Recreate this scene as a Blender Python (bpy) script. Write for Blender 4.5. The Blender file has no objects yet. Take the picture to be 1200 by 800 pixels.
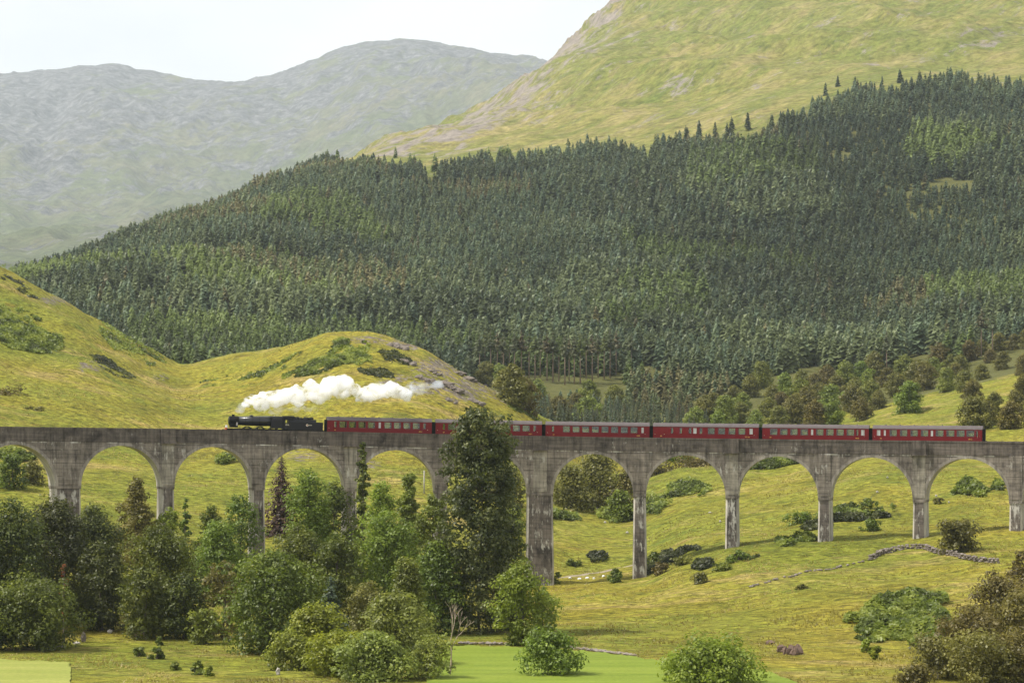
import bpy, math, random
import numpy as np
from mathutils import Vector, Matrix, Quaternion

# ------------------------------------------------------------------ camera, world, sun, exposure
SC = bpy.context.scene
COL = SC.collection
F, H0, ZC = 3175.0, 500.0, 30.0          # focal length in photo pixels, horizon row, eye height
cam_d = bpy.data.cameras.new('camera')
cam = bpy.data.objects.new('camera', cam_d); COL.objects.link(cam)
cam.location = (0, 0, ZC); cam.rotation_euler = (math.radians(90), 0, 0)
cam_d.sensor_width = 36; cam_d.lens = 36 * F / 1200
cam_d.shift_y = (H0 - 400) / 1200
cam_d.clip_start = 1; cam_d.clip_end = 40000
SC.camera = cam

SUN_EL, SUN_AZ = math.radians(55), math.radians(266)   # azimuth measured from +Y towards +X
w = bpy.data.worlds.new('World'); SC.world = w; w.use_nodes = True
nt = w.node_tree; nt.nodes.clear()
out = nt.nodes.new('ShaderNodeOutputWorld')
sky = nt.nodes.new('ShaderNodeTexSky'); sky.sky_type = 'NISHITA'; sky.sun_disc = False
sky.sun_elevation = SUN_EL; sky.sun_rotation = SUN_AZ
b1 = nt.nodes.new('ShaderNodeBackground'); b1.inputs['Strength'].default_value = 0.10
nt.links.new(sky.outputs[0], b1.inputs['Color'])
b2 = nt.nodes.new('ShaderNodeBackground'); b2.inputs['Strength'].default_value = 0.80
tc = nt.nodes.new('ShaderNodeTexCoord'); mp = nt.nodes.new('ShaderNodeMapping'); mp.inputs['Scale'].default_value = (1, 1, 2.2)
nz = nt.nodes.new('ShaderNodeTexNoise'); nz.inputs['Scale'].default_value = 7.5; nz.inputs['Detail'].default_value = 6
cr = nt.nodes.new('ShaderNodeValToRGB')
cr.color_ramp.elements[0].position = 0.36; cr.color_ramp.elements[0].color = (0.83, 0.84, 0.85, 1)
cr.color_ramp.elements[1].position = 0.60; cr.color_ramp.elements[1].color = (1.0, 0.985, 0.955, 1)
nt.links.new(tc.outputs['Generated'], mp.inputs[0]); nt.links.new(mp.outputs[0], nz.inputs['Vector'])
nt.links.new(nz.outputs['Fac'], cr.inputs[0]); nt.links.new(cr.outputs[0], b2.inputs['Color'])
mixs = nt.nodes.new('ShaderNodeMixShader'); mixs.inputs[0].default_value = 0.88
nt.links.new(b1.outputs[0], mixs.inputs[1]); nt.links.new(b2.outputs[0], mixs.inputs[2]); nt.links.new(mixs.outputs[0], out.inputs['Surface'])

sun_d = bpy.data.lights.new('sun', 'SUN'); sun_d.energy = 4.2; sun_d.angle = math.radians(5); sun_d.color = (1, 0.945, 0.85)
sun = bpy.data.objects.new('sun', sun_d); COL.objects.link(sun)
sd = Vector((math.sin(SUN_AZ) * math.cos(SUN_EL), math.cos(SUN_AZ) * math.cos(SUN_EL), math.sin(SUN_EL)))
sun.rotation_euler = sd.to_track_quat('Z', 'Y').to_euler()

SC.view_settings.view_transform = 'Standard'; SC.view_settings.look = 'None'
SC.view_settings.exposure = 0.55; SC.view_settings.gamma = 1
cy = SC.cycles
cy.use_denoising = True
cy.max_bounces = 16; cy.diffuse_bounces = 3; cy.glossy_bounces = 2; cy.transmission_bounces = 6
cy.transparent_max_bounces = 8; cy.volume_bounces = 14; cy.volume_step_rate = 1.0; cy.volume_max_steps = 256
cy.caustics_reflective = False; cy.caustics_refractive = False

# ------------------------------------------------------------------ noise and mesh helpers
def _hash(ix, iy, seed):
    h = (ix.astype(np.int64) * 374761393 + iy.astype(np.int64) * 668265263 + seed * 982451653) & 0xffffffff
    h = ((h ^ (h >> 13)) * 1274126177) & 0xffffffff
    return ((h ^ (h >> 16)) & 0xffff) / 65535.0
def vnoise(x, y, seed=0):
    x = np.asarray(x, float); y = np.asarray(y, float)
    ix, iy = np.floor(x), np.floor(y); fx, fy = x - ix, y - iy
    fx = fx * fx * (3 - 2 * fx); fy = fy * fy * (3 - 2 * fy)
    a, b, c, d = _hash(ix, iy, seed), _hash(ix + 1, iy, seed), _hash(ix, iy + 1, seed), _hash(ix + 1, iy + 1, seed)
    return (a + (b - a) * fx) * (1 - fy) + (c + (d - c) * fx) * fy
def fbm(x, y, oct=4, seed=0, gain=0.5):
    s, a, t = 0, 1.0, 0
    for k in range(oct):
        s = s + a * (vnoise(x, y, seed + k * 17) * 2 - 1); t += a
        x = x * 2.03 + 13.7; y = y * 2.03 - 7.1; a *= gain
    return s / t
def sstep(a, b, x):
    t = np.clip((np.asarray(x, float) - a) / (b - a), 0, 1); return t * t * (3 - 2 * t)

def link(o, parent=None):
    COL.objects.link(o)
    if parent is not None: o.parent = parent
    return o
def npmesh(name, V, quads=None, tris=None, mats=(), mi=None, attrs=None, smooth=False, uv=None):
    """mesh data from numpy arrays; quads come before tris"""
    V = np.ascontiguousarray(V, np.float32)
    q = np.zeros((0, 4), np.int32) if quads is None else np.asarray(quads, np.int32).reshape(-1, 4)
    t = np.zeros((0, 3), np.int32) if tris is None else np.asarray(tris, np.int32).reshape(-1, 3)
    me = bpy.data.meshes.new(name)
    me.vertices.add(len(V)); me.vertices.foreach_set('co', V.ravel())
    nl = q.size + t.size; me.loops.add(nl)
    me.loops.foreach_set('vertex_index', np.concatenate([q.ravel(), t.ravel()]).astype(np.int32))
    n = len(q) + len(t); me.polygons.add(n)
    ls = np.concatenate([np.arange(len(q)) * 4, q.size + np.arange(len(t)) * 3]).astype(np.int32)
    me.polygons.foreach_set('loop_start', ls)
    if mi is not None: me.polygons.foreach_set('material_index', np.asarray(mi, np.int32))
    me.polygons.foreach_set('use_smooth', np.full(n, smooth, bool))
    for m in mats: me.materials.append(m)
    for k, v in (attrs or {}).items():
        v = np.asarray(v, np.float32)
        dom = 'FACE' if len(v) == n else 'POINT'
        me.attributes.new(k, 'FLOAT', dom).data.foreach_set('value', v)
    if uv is not None:
        me.uv_layers.new(name='UVMap').data.foreach_set('uv', np.asarray(uv, np.float32)[np.concatenate([q.ravel(), t.ravel()])].ravel())
    me.update(calc_edges=True); me.validate()
    return me
def mobj(name, me, parent=None):
    return link(bpy.data.objects.new(name, me), parent)
def tag(o, label=None, cat=None, group=None, kind=None):
    if label: o['label'] = label
    if cat: o['category'] = cat
    if group: o['group'] = group
    if kind: o['kind'] = kind
    return o
def empty(name, loc=(0, 0, 0), rz=0):
    o = bpy.data.objects.new(name, None); COL.objects.link(o); o.location = loc; o.rotation_euler = (0, 0, rz); o.empty_display_size = 0.5
    return o
def copy_tree(o, parent=None):
    c = o.copy(); COL.objects.link(c)
    if parent is not None: c.parent = parent
    for ch in list(o.children): copy_tree(ch, c)
    return c

class MB:
    """collects boxes, tubes, lathes into one mesh"""
    def __init__(s): s.v = []; s.f = []; s.m = []
    def face(s, pts, m=0):
        b = len(s.v); s.v += [tuple(p) for p in pts]; s.f.append(tuple(range(b, b + len(pts)))); s.m.append(m); return s
    def box(s, x0, x1, y0, y1, z0, z1, m=0):
        b = len(s.v)
        s.v += [(x0,y0,z0),(x1,y0,z0),(x1,y1,z0),(x0,y1,z0),(x0,y0,z1),(x1,y0,z1),(x1,y1,z1),(x0,y1,z1)]
        for f in ((0,3,2,1),(4,5,6,7),(0,1,5,4),(1,2,6,5),(2,3,7,6),(3,0,4,7)): s.f.append(tuple(b + i for i in f)); s.m.append(m)
        return s
    def tube(s, pts, rad, n=8, m=0, cap=True):
        pts = [Vector(p) for p in pts]
        rings = []
        for i, p in enumerate(pts):
            d = (pts[min(i + 1, len(pts) - 1)] - pts[max(i - 1, 0)]).normalized()
            u = d.orthogonal().normalized() if abs(d.z) > 0.9 else d.cross(Vector((0, 0, 1))).normalized()
            v = d.cross(u); r = rad[i] if hasattr(rad, '__len__') else rad
            b = len(s.v); rings.append(b)
            for k in range(n):
                a = 2 * math.pi * k / n; s.v.append(tuple(p + u * (r * math.cos(a)) + v * (r * math.sin(a))))
        for a, b in zip(rings, rings[1:]):
            for k in range(n):
                s.f.append((a + k, a + (k + 1) % n, b + (k + 1) % n, b + k)); s.m.append(m)
        if cap:
            s.f.append(tuple(rings[0] + k for k in reversed(range(n)))); s.m.append(m)
            s.f.append(tuple(rings[-1] + k for k in range(n))); s.m.append(m)
        return s
    def prism(s, prof, x0, x1, m=0, cap=True):
        """profile of (y, z) points swept along x"""
        n = len(prof); b = len(s.v)
        s.v += [(x0, y, z) for y, z in prof] + [(x1, y, z) for y, z in prof]
        for k in range(n): s.f.append((b + k, b + (k + 1) % n, b + n + (k + 1) % n, b + n + k)); s.m.append(m)
        if cap:
            s.f.append(tuple(b + k for k in reversed(range(n)))); s.m.append(m); s.f.append(tuple(b + n + k for k in range(n))); s.m.append(m)
        return s
    def mesh(s, name, mats, smooth=False):
        me = bpy.data.meshes.new(name); me.from_pydata(s.v, [], s.f)
        for m in (mats if isinstance(mats, (list, tuple)) else [mats]): me.materials.append(m)
        me.polygons.foreach_set('material_index', s.m)
        me.polygons.foreach_set('use_smooth', [smooth] * len(s.f)); me.update()
        return me
    def build(s, name, mats, parent=None, smooth=False):
        return mobj(name, s.mesh(name, mats, smooth), parent)

# ------------------------------------------------------------------ materials
def newmat(name):
    m = bpy.data.materials.new(name); m.use_nodes = True; m.node_tree.nodes.clear()
    o = m.node_tree.nodes.new('ShaderNodeOutputMaterial')
    return m, m.node_tree, o
class NG:
    """small node helper"""
    def __init__(s, nt): s.nt = nt
    def n(s, t, **kw):
        nd = s.nt.nodes.new(t)
        for k, v in kw.items(): setattr(nd, k, v)
        return nd
    def l(s, a, b): s.nt.links.new(a, b)
    def val(s, sock, v):
        if hasattr(v, 'links') or isinstance(v, bpy.types.NodeSocket): s.l(v, sock)
        else: sock.default_value = v
    def coord(s, scale=(1, 1, 1), kind='Object', rot=(0, 0, 0), loc=(0, 0, 0)):
        t = s.n('ShaderNodeTexCoord'); m = s.n('ShaderNodeMapping'); m.inputs['Scale'].default_value = scale; m.inputs['Rotation'].default_value = rot; m.inputs['Location'].default_value = loc
        s.l(t.outputs[kind], m.inputs[0]); return m.outputs[0]
    def coordR(s, ang, along, across, loc=(0, 0, 0)):
        """object coordinates turned by ang in plan, then scaled along / across that direction"""
        t = s.n('ShaderNodeTexCoord'); m = s.n('ShaderNodeMapping', vector_type='TEXTURE'); m.inputs['Scale'].default_value = (1 / along, 1 / across, 1); m.inputs['Rotation'].default_value = (0, 0, ang); m.inputs['Location'].default_value = loc
        s.l(t.outputs['Object'], m.inputs[0]); return m.outputs[0]
    def noise(s, vec, scale, detail=5, rough=0.55, dist=0.0):
        t = s.n('ShaderNodeTexNoise'); s.l(vec, t.inputs['Vector']); t.inputs['Scale'].default_value = scale; t.inputs['Detail'].default_value = detail
        t.inputs['Roughness'].default_value = rough; t.inputs['Distortion'].default_value = dist; return t.outputs['Fac']
    def ramp(s, fac, stops):
        r = s.n('ShaderNodeValToRGB'); e = r.color_ramp.elements
        while len(e) < len(stops): e.new(0.5)
        for k, (p, c) in enumerate(stops):
            e[k].position = p; e[k].color = (*c, 1) if hasattr(c, '__len__') else (c, c, c, 1)
        s.val(r.inputs[0], fac); return r.outputs[0]
    def mix(s, fac, a, b, mode='MIX'):
        m = s.n('ShaderNodeMix', data_type='RGBA', blend_type=mode)
        s.val(m.inputs[0], fac)
        for sock, v in ((m.inputs[6], a), (m.inputs[7], b)):
            if isinstance(v, bpy.types.NodeSocket): s.l(v, sock)
            else: sock.default_value = (*v, 1) if len(v) == 3 else v
        return m.outputs[2]
    def math(s, op, a, b=0.0, clamp=False):
        m = s.n('ShaderNodeMath', operation=op, use_clamp=clamp); s.val(m.inputs[0], a); s.val(m.inputs[1], b); return m.outputs[0]
    def attr(s, name, typ='GEOMETRY'):
        a = s.n('ShaderNodeAttribute', attribute_name=name, attribute_type=typ); return a.outputs['Fac']
    def bump(s, h, strength=0.5, dist=0.1):
        b = s.n('ShaderNodeBump'); b.inputs['Strength'].default_value = strength; b.inputs['Distance'].default_value = dist; s.l(h, b.inputs['Height']); return b.outputs[0]
    def pbr(s, out, col, rough=0.8, metal=0.0, normal=None, spec=0.3):
        p = s.n('ShaderNodeBsdfPrincipled')
        if isinstance(col, bpy.types.NodeSocket): s.l(col, p.inputs['Base Color'])
        else: p.inputs['Base Color'].default_value = (*col, 1)
        s.val(p.inputs['Roughness'], rough); p.inputs['Metallic'].default_value = metal; p.inputs['Specular IOR Level'].default_value = spec
        if normal is not None: s.l(normal, p.inputs['Normal'])
        s.l(p.outputs[0], out.inputs['Surface']); return p

def plain(name, col, rough=0.6, metal=0.0, var=0.25, scale=3.0, spec=0.4):
    m, nt, o = newmat(name); g = NG(nt)
    v = g.noise(g.coord(), scale, 5)
    c = g.mix(v, tuple(x * (1 - var) for x in col), tuple(min(1, x * (1 + var)) for x in col))
    g.pbr(o, c, rough, metal, None, spec); return m

def leaf_mat(name, col, col2, trans=0.46, spread=0.55):
    """foliage: per-leaf tone from the 'var' attribute, slight tone per tree"""
    m, nt, o = newmat(name); g = NG(nt)
    v = g.attr('var')
    c = g.ramp(v, [(0.0, tuple(x * (1 - spread) for x in col)), (0.5, col), (1.0, col2)])
    oi = g.n('ShaderNodeObjectInfo')
    hs = g.n('ShaderNodeHueSaturation'); g.l(c, hs.inputs['Color'])
    g.l(g.math('MULTIPLY_ADD', oi.outputs['Random'], 0.035), hs.inputs['Hue'])
    hs.inputs['Hue'].default_value = 0.5
    mh = hs.inputs['Hue'].links[0].from_node; mh.inputs[2].default_value = 0.4825
    mv = g.math('MULTIPLY_ADD', oi.outputs['Random'], 0.3); mv.node.inputs[2].default_value = 0.85; g.l(mv, hs.inputs['Value'])
    d = g.n('ShaderNodeBsdfDiffuse'); t = g.n('ShaderNodeBsdfTranslucent'); ms = g.n('ShaderNodeMixShader'); ms.inputs[0].default_value = trans
    g.l(hs.outputs[0], d.inputs[0]); g.l(hs.outputs[0], t.inputs[0]); g.l(d.outputs[0], ms.inputs[1]); g.l(t.outputs[0], ms.inputs[2])
    gl = g.n('ShaderNodeBsdfGlossy'); gl.inputs['Roughness'].default_value = 0.5; gl.inputs['Color'].default_value = (1, 1, 1, 1)
    m2 = g.n('ShaderNodeMixShader'); m2.inputs[0].default_value = 0.025; g.l(ms.outputs[0], m2.inputs[1]); g.l(gl.outputs[0], m2.inputs[2])
    g.l(m2.outputs[0], o.inputs['Surface']); return m

def grass_mat():
    m, nt, o = newmat('rough_grass'); g = NG(nt)
    P = g.coord()
    big = g.noise(P, 0.012, 6, 0.6, 0.5); mid = g.noise(g.coord((1, 1, 2.5), rot=(0, 0, 0.3)), 0.075, 9, 0.70, 0.15)
    fine = g.noise(g.coord((0.7, 1, 1)), 0.9, 6, 0.7); tiny = g.noise(P, 5.0, 3, 0.6)
    c = g.ramp(mid, [(0.30, (0.120, 0.115, 0.015)), (0.42, (0.195, 0.165, 0.021)), (0.50, (0.245, 0.212, 0.028)), (0.58, (0.205, 0.200, 0.026)), (0.70, (0.335, 0.260, 0.062))])
    c2 = g.ramp(mid, [(0.3, (0.085, 0.112, 0.014)), (0.5, (0.152, 0.172, 0.021)), (0.72, (0.222, 0.218, 0.035))])
    c = g.mix(g.ramp(big, [(0.42, 0.0), (0.58, 0.85)]), c, c2)
    # dry seeding grass, green flushes, dark rushes and rusty spots
    dry = g.noise(g.coord((0.35, 1.0, 1), loc=(31, 4, 0)), 0.06, 9, 0.74, 0.2)
    c = g.mix(g.ramp(dry, [(0.54, 0.0), (0.64, 0.75)]), c, (0.33, 0.245, 0.090))
    grn = g.noise(g.coord((0.5, 1.0, 1), loc=(61, 24, 0)), 0.10, 9, 0.74, 0.2)
    c = g.mix(g.ramp(grn, [(0.55, 0.0), (0.64, 0.7)]), c, (0.105, 0.140, 0.022))
    rush = g.noise(g.coord((0.5, 1.0, 1), loc=(7, 55, 0)), 0.22, 8, 0.75, 0.1)
    c = g.mix(g.ramp(rush, [(0.56, 0.0), (0.66, 0.75)]), c, (0.085, 0.095, 0.016))
    rust = g.noise(g.coord((0.7, 1, 1), loc=(90, 15, 0)), 0.12, 8, 0.75)
    c = g.mix(g.ramp(rust, [(0.58, 0.0), (0.68, 0.6)]), c, (0.20, 0.125, 0.035))
    c = g.mix(1.0, c, g.ramp(fine, [(0.36, 0.45), (0.5, 1.0), (0.64, 1.6)]), 'MULTIPLY')
    c = g.mix(1.0, c, g.ramp(tiny, [(0.36, 0.7), (0.64, 1.3)]), 'MULTIPLY')
    rock = g.attr('rock')
    rn = g.noise(P, 0.35, 6, 0.7, 0.5)
    rc = g.ramp(g.noise(P, 0.8, 6, 0.7), [(0.36, (0.07, 0.055, 0.042)), (0.52, (0.18, 0.15, 0.122)), (0.66, (0.34, 0.30, 0.255))])
    rf = g.ramp(g.math('MULTIPLY', rock, g.ramp(rn, [(0.40, 0.0), (0.62, 1.0)])), [(0.22, 0.0), (0.40, 1.0)])
    c = g.mix(rf, c, rc)
    hgt = g.math('ADD', g.math('MULTIPLY', fine, 0.8), g.math('MULTIPLY', mid, 2.5))
    g.pbr(o, c, 0.95, 0, g.bump(hgt, 1.0, 0.8), 0.1); return m

def hill_mat():
    """the grassy upper mountain and the floor of the wood"""
    m, nt, o = newmat('mountain_grass'); g = NG(nt)
    P = g.coord()
    big = g.noise(P, 0.0045, 7, 0.62, 0.6); mid = g.noise(g.coordR(1.0, 0.35, 1.0), 0.020, 10, 0.72, 0.1); fine = g.noise(P, 0.13, 9, 0.78)
    c = g.ramp(mid, [(0.34, (0.100, 0.125, 0.026)), (0.45, (0.138, 0.145, 0.034)), (0.54, (0.195, 0.178, 0.054)), (0.66, (0.24, 0.20, 0.088))])
    c = g.mix(g.ramp(big, [(0.45, 0.0), (0.56, 0.65)]), c, (0.128, 0.148, 0.034))
    str_ = g.noise(g.coordR(1.0, 0.22, 1.0, (5, 9, 0)), 0.04, 10, 0.76, 0.1)
    c = g.mix(g.ramp(str_, [(0.52, 0.0), (0.64, 0.6)]), c, (0.25, 0.198, 0.09))
    str2 = g.noise(g.coordR(0.95, 0.2, 1.0, (50, 9, 0)), 0.025, 10, 0.76, 0.1)
    c = g.mix(g.ramp(str2, [(0.53, 0.0), (0.64, 0.65)]), c, (0.105, 0.135, 0.028))
    c = g.mix(1.0, c, g.ramp(fine, [(0.36, 0.5), (0.5, 1.0), (0.64, 1.5)]), 'MULTIPLY')
    rk = g.noise(g.coordR(1.0, 0.4, 1.0), 0.022, 11, 0.84, 0.4)
    sp_ = g.noise(g.coordR(1.0, .6, 1, (3, 77, 0)), 0.075, 9, 0.8, 0.3); spm = g.noise(P, 0.006, 4, 0.6)
    c = g.mix(g.math('MULTIPLY', g.ramp(sp_, [(0.585, 0.0), (0.62, 0.9)]), g.ramp(spm, [(0.42, 0.15), (0.58, 1.0)])), c, (0.20, 0.17, 0.145))
    rc = g.ramp(fine, [(0.3, (0.10, 0.085, 0.075)), (0.7, (0.33, 0.29, 0.26))])
    rockm = g.attr('rock')
    rf = g.ramp(g.math('ADD', rk, g.math('MULTIPLY', rockm, 0.12)), [(0.575, 0.0), (0.61, 0.95)])
    c = g.mix(rf, c, rc)
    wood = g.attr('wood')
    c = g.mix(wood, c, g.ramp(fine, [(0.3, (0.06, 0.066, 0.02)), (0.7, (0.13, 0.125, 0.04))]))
    g.pbr(o, c, 0.95, 0, g.bump(g.math('ADD', g.math('MULTIPLY', fine, 2.5), g.math('MULTIPLY', mid, 3.0)), 0.6, 1.0), 0.1); return m

def mountain_mat():
    m, nt, o = newmat('far_mountain'); g = NG(nt)
    P = g.coord()
    big = g.noise(P, 0.0010, 8, 0.66, 0.2); mid = g.noise(g.coordR(1.2, 0.45, 1.0), 0.0045, 10, 0.74, 0.0); fine = g.noise(P, 0.020, 9, 0.8)
    c = g.ramp(mid, [(0.34, (0.105, 0.125, 0.062)), (0.5, (0.165, 0.17, 0.090)), (0.66, (0.215, 0.195, 0.115))])
    c = g.mix(g.ramp(big, [(0.44, 0.0), (0.58, 0.8)]), c, (0.13, 0.16, 0.062))
    rk = g.noise(g.coordR(1.2, 0.6, 1.0), 0.0060, 11, 0.80, 0.0)
    rocka = g.attr('rock')
    rf = g.ramp(g.math('ADD', rk, g.math('MULTIPLY', rocka, 0.10)), [(0.535, 0.0), (0.575, 0.95)])
    c = g.mix(rf, c, g.ramp(fine, [(0.38, (0.095, 0.097, 0.105)), (0.5, (0.145, 0.146, 0.156)), (0.64, (0.24, 0.235, 0.24))]))
    c = g.mix(1.0, c, g.ramp(fine, [(0.38, 0.6), (0.5, 1.0), (0.62, 1.4)]), 'MULTIPLY')
    g.pbr(o, c, 0.95, 0, g.bump(g.math('ADD', g.math('MULTIPLY', fine, 25.0), g.math('MULTIPLY', rk, 30.0)), 1.0, 1.0), 0.1); return m

def field_mat(name, ca, cb):
    m, nt, o = newmat(name); g = NG(nt)
    a = g.noise(g.coord((0.2, 1, 1)), 0.25, 5, 0.6); f = g.noise(g.coord(), 2.0, 4, 0.6)
    c = g.ramp(a, [(0.3, ca), (0.7, cb)])
    c = g.mix(1.0, c, g.ramp(f, [(0.3, 0.85), (0.7, 1.15)]), 'MULTIPLY')
    g.pbr(o, c, 0.9, 0, g.bump(f, 0.4, 0.1), 0.1); return m

def concrete_mat(name, base, dark, lime=0.5, lines=True, darkamt=1.0, band=False):
    """weathered shuttered concrete; UV = metres along the viaduct, metres up"""
    m, nt, o = newmat(name); g = NG(nt)
    t = g.n('ShaderNodeUVMap'); 
    def uv(sx, sy, lx=0, ly=0):
        mp = g.n('ShaderNodeMapping'); mp.inputs['Scale'].default_value = (sx, sy, 1); mp.inputs['Location'].default_value = (lx, ly, 0); g.l(t.outputs[0], mp.inputs[0]); return mp.outputs[0]
    blot = g.noise(uv(0.35, 0.35), 1.0, 7, 0.65, 0.3)
    c = g.ramp(blot, [(0.28, dark), (0.5, base), (0.75, tuple(min(1, x * 1.35) for x in base))])
    streak = g.noise(uv(1.7, 0.12, 3, 8), 1.0, 6, 0.7)
    c = g.mix(1.0, c, g.ramp(streak, [(0.3, 0.42), (0.52, 1.0), (0.75, 1.3)]), 'MULTIPLY')
    if lines:
        board = g.noise(uv(0.10, 2.6, 5, 1), 1.0, 5, 0.7)
        c = g.mix(1.0, c, g.ramp(board, [(0.3, 0.6), (0.5, 1.0), (0.7, 1.25)]), 'MULTIPLY')
    # soot and algae patches
    so = g.noise(uv(0.5, 0.16, 40, 12), 1.0, 6, 0.7)
    c = g.mix(g.ramp(so, [(0.52, 0.0), (0.68, 0.75 * darkamt)]), c, tuple(x * 0.45 for x in dark))
    if band:
        sx = g.n('ShaderNodeSeparateXYZ'); g.l(t.outputs[0], sx.inputs[0]); v = sx.outputs[1]
        # board joints of the shuttering, broken by weathering
        jn = g.math('ABSOLUTE', g.math('SUBTRACT', g.math('FRACT', g.math('MULTIPLY', v, 1 / 1.15)), 0.5))
        jm = g.math('MULTIPLY', g.ramp(jn, [(0.0, 1.0), (0.09, 0.0)]), g.ramp(g.noise(uv(0.3, 0.9, 2, 7), 1.0, 4, 0.6), [(0.42, 0.0), (0.6, 0.85)]))
        c = g.mix(jm, c, tuple(x * 0.4 for x in dark))
        # lime along the course below the parapet, running down from it
        d_ = g.math('ADD', v, 2.62)
        ln = g.ramp(g.math('ABSOLUTE', d_), [(0.05, 1.0), (0.22, 0.0)])
        run = g.math('MULTIPLY', g.ramp(g.math('MULTIPLY', d_, -1.0), [(0.0, 0.0), (0.02, 1.0), (1.0, 0.0)]), g.ramp(g.noise(uv(2.2, 0.05, 3, 3), 1.0, 4, 0.6), [(0.58, 0.0), (0.66, 0.9)]))
        bn = g.ramp(g.noise(uv(0.22, 0.0, 6, 2), 1.0, 6, 0.75), [(0.50, 0.0), (0.57, 1.0)])
        c = g.mix(g.math('MULTIPLY', g.math('MAXIMUM', ln, run), bn), c, (0.60, 0.58, 0.53))
    # lime runs
    lm = g.noise(uv(1.3, 0.30, 17, 3), 1.0, 7, 0.75); lm2 = g.noise(uv(0.12, 0.35, 9, 2), 1.0, 3, 0.5)
    lf = g.ramp(g.math('MULTIPLY', lm, g.math('ADD', lm2, 0.5)), [(0.70 - 0.1 * lime, 0.0), (0.80 - 0.1 * lime, 0.9)])
    c = g.mix(lf, c, (0.52, 0.50, 0.45))
    g.pbr(o, c, 0.92, 0, g.bump(g.math('ADD', blot, streak), 0.5, 0.06), 0.2); return m

M = {}
M['grass'] = grass_mat(); M['hill'] = hill_mat(); M['mountain'] = mountain_mat(); M['field'] = field_mat('mown_grass', (0.120, 0.170, 0.018), (0.190, 0.235, 0.032)); M['lawn'] = field_mat('yellowish_lawn', (0.19, 0.22, 0.042), (0.26, 0.27, 0.068))  # the lawn's own grass is paler and yellower than the mown field
M['concrete'] = concrete_mat('weathered_concrete', (0.222, 0.192, 0.162), (0.085, 0.072, 0.062), 1.1, band=True)
M['ring'] = concrete_mat('arch_ring_concrete', (0.285, 0.255, 0.218), (0.13, 0.115, 0.10), 1.1, lines=False)
M['pilaster'] = concrete_mat('washed_concrete', (0.29, 0.262, 0.215), (0.13, 0.112, 0.095), 1.1)
M['parapet'] = concrete_mat('sooty_concrete', (0.130, 0.110, 0.094), (0.038, 0.032, 0.029), 0.4)
M['pier'] = concrete_mat('stained_pier_concrete', (0.150, 0.127, 0.110), (0.048, 0.041, 0.038), 1.6, darkamt=1.3)
M['lime'] = concrete_mat('lime_streaked_concrete', (0.43, 0.40, 0.35), (0.24, 0.215, 0.19), 1.0, lines=False, darkamt=0.5)
M['bark'] = plain('bark', (0.11, 0.09, 0.07), 0.9, var=0.4, scale=4)
M['bark_pale'] = plain('pale_birch_bark', (0.42, 0.38, 0.32), 0.8, var=0.4, scale=2)
M['bark_pine'] = plain('pine_bark', (0.26, 0.19, 0.14), 0.9, var=0.4, scale=2)
M['deadwood'] = plain('bleached_wood', (0.42, 0.33, 0.25), 0.85, var=0.4, scale=2)
M['rock'] = plain('grey_rock', (0.165, 0.138, 0.115), 0.9, var=0.7, scale=1.5)
M['stone_dark'] = plain('rusty_rock', (0.15, 0.10, 0.075), 0.9, var=0.6, scale=1.2)
M['stone_pale'] = plain('pale_stone', (0.42, 0.39, 0.35), 0.9, var=0.4, scale=2)
M['wallstone'] = plain('weathered_wall_stone', (0.25, 0.215, 0.19), 0.95, var=0.6, scale=1.5)
M['gravel'] = plain('path_gravel', (0.24, 0.20, 0.135), 0.95, var=0.4, scale=1.2)
M['ballast'] = plain('ballast', (0.13, 0.12, 0.11), 0.95, var=0.5, scale=8)
M['steel'] = plain('rail_steel', (0.16, 0.12, 0.10), 0.5, 0.6)
M['maroon'] = plain('maroon_paint', (0.165, 0.007, 0.010), 0.45, var=0.18, scale=0.7, spec=0.2)
M['roofgrey'] = plain('carriage_roof', (0.105, 0.088, 0.088), 0.75, var=0.35, scale=1.5, spec=0.2)
M['black'] = plain('black_paint', (0.007, 0.007, 0.009), 0.4, var=0.3, scale=2, spec=0.3)
M['blackmatt'] = plain('sooty_black', (0.009, 0.009, 0.009), 0.8, var=0.4, scale=3, spec=0.15)
M['boiler'] = plain('boiler_black', (0.010, 0.011, 0.013), 0.3, var=0.3, scale=1.0, spec=0.6)
M['coal'] = plain('coal', (0.02, 0.02, 0.02), 0.6, var=0.6, scale=6)
M['cream'] = plain('cream_lettering', (0.75, 0.68, 0.50), 0.5, var=0.1)
M['yellow'] = plain('yellow_lettering', (0.75, 0.45, 0.08), 0.5, var=0.1)
M['red'] = plain('buffer_red', (0.35, 0.02, 0.02), 0.5, var=0.15)
M['white'] = plain('white_paint', (0.8, 0.8, 0.78), 0.5, var=0.05)
M['seat'] = plain('seat_cloth', (0.20, 0.12, 0.08), 0.9, var=0.4, scale=3)
M['interior'] = plain('varnished_interior', (0.35, 0.22, 0.12), 0.5, var=0.2)
M['frost'] = plain('frosted_glass', (0.50, 0.52, 0.50), 0.3, var=0.05)
def glass_mat():
    m, nt, o = newmat('window_glass'); g = NG(nt)
    t = g.n('ShaderNodeBsdfTransparent'); t.inputs[0].default_value = (0.70, 0.74, 0.70, 1)
    gl = g.n('ShaderNodeBsdfGlossy'); gl.inputs['Roughness'].default_value = 0.05
    ms = g.n('ShaderNodeMixShader'); ms.inputs[0].default_value = 0.07
    g.l(t.outputs[0], ms.inputs[1]); g.l(gl.outputs[0], ms.inputs[2]); g.l(ms.outputs[0], o.inputs['Surface']); return m
M['glass'] = glass_mat()
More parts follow.
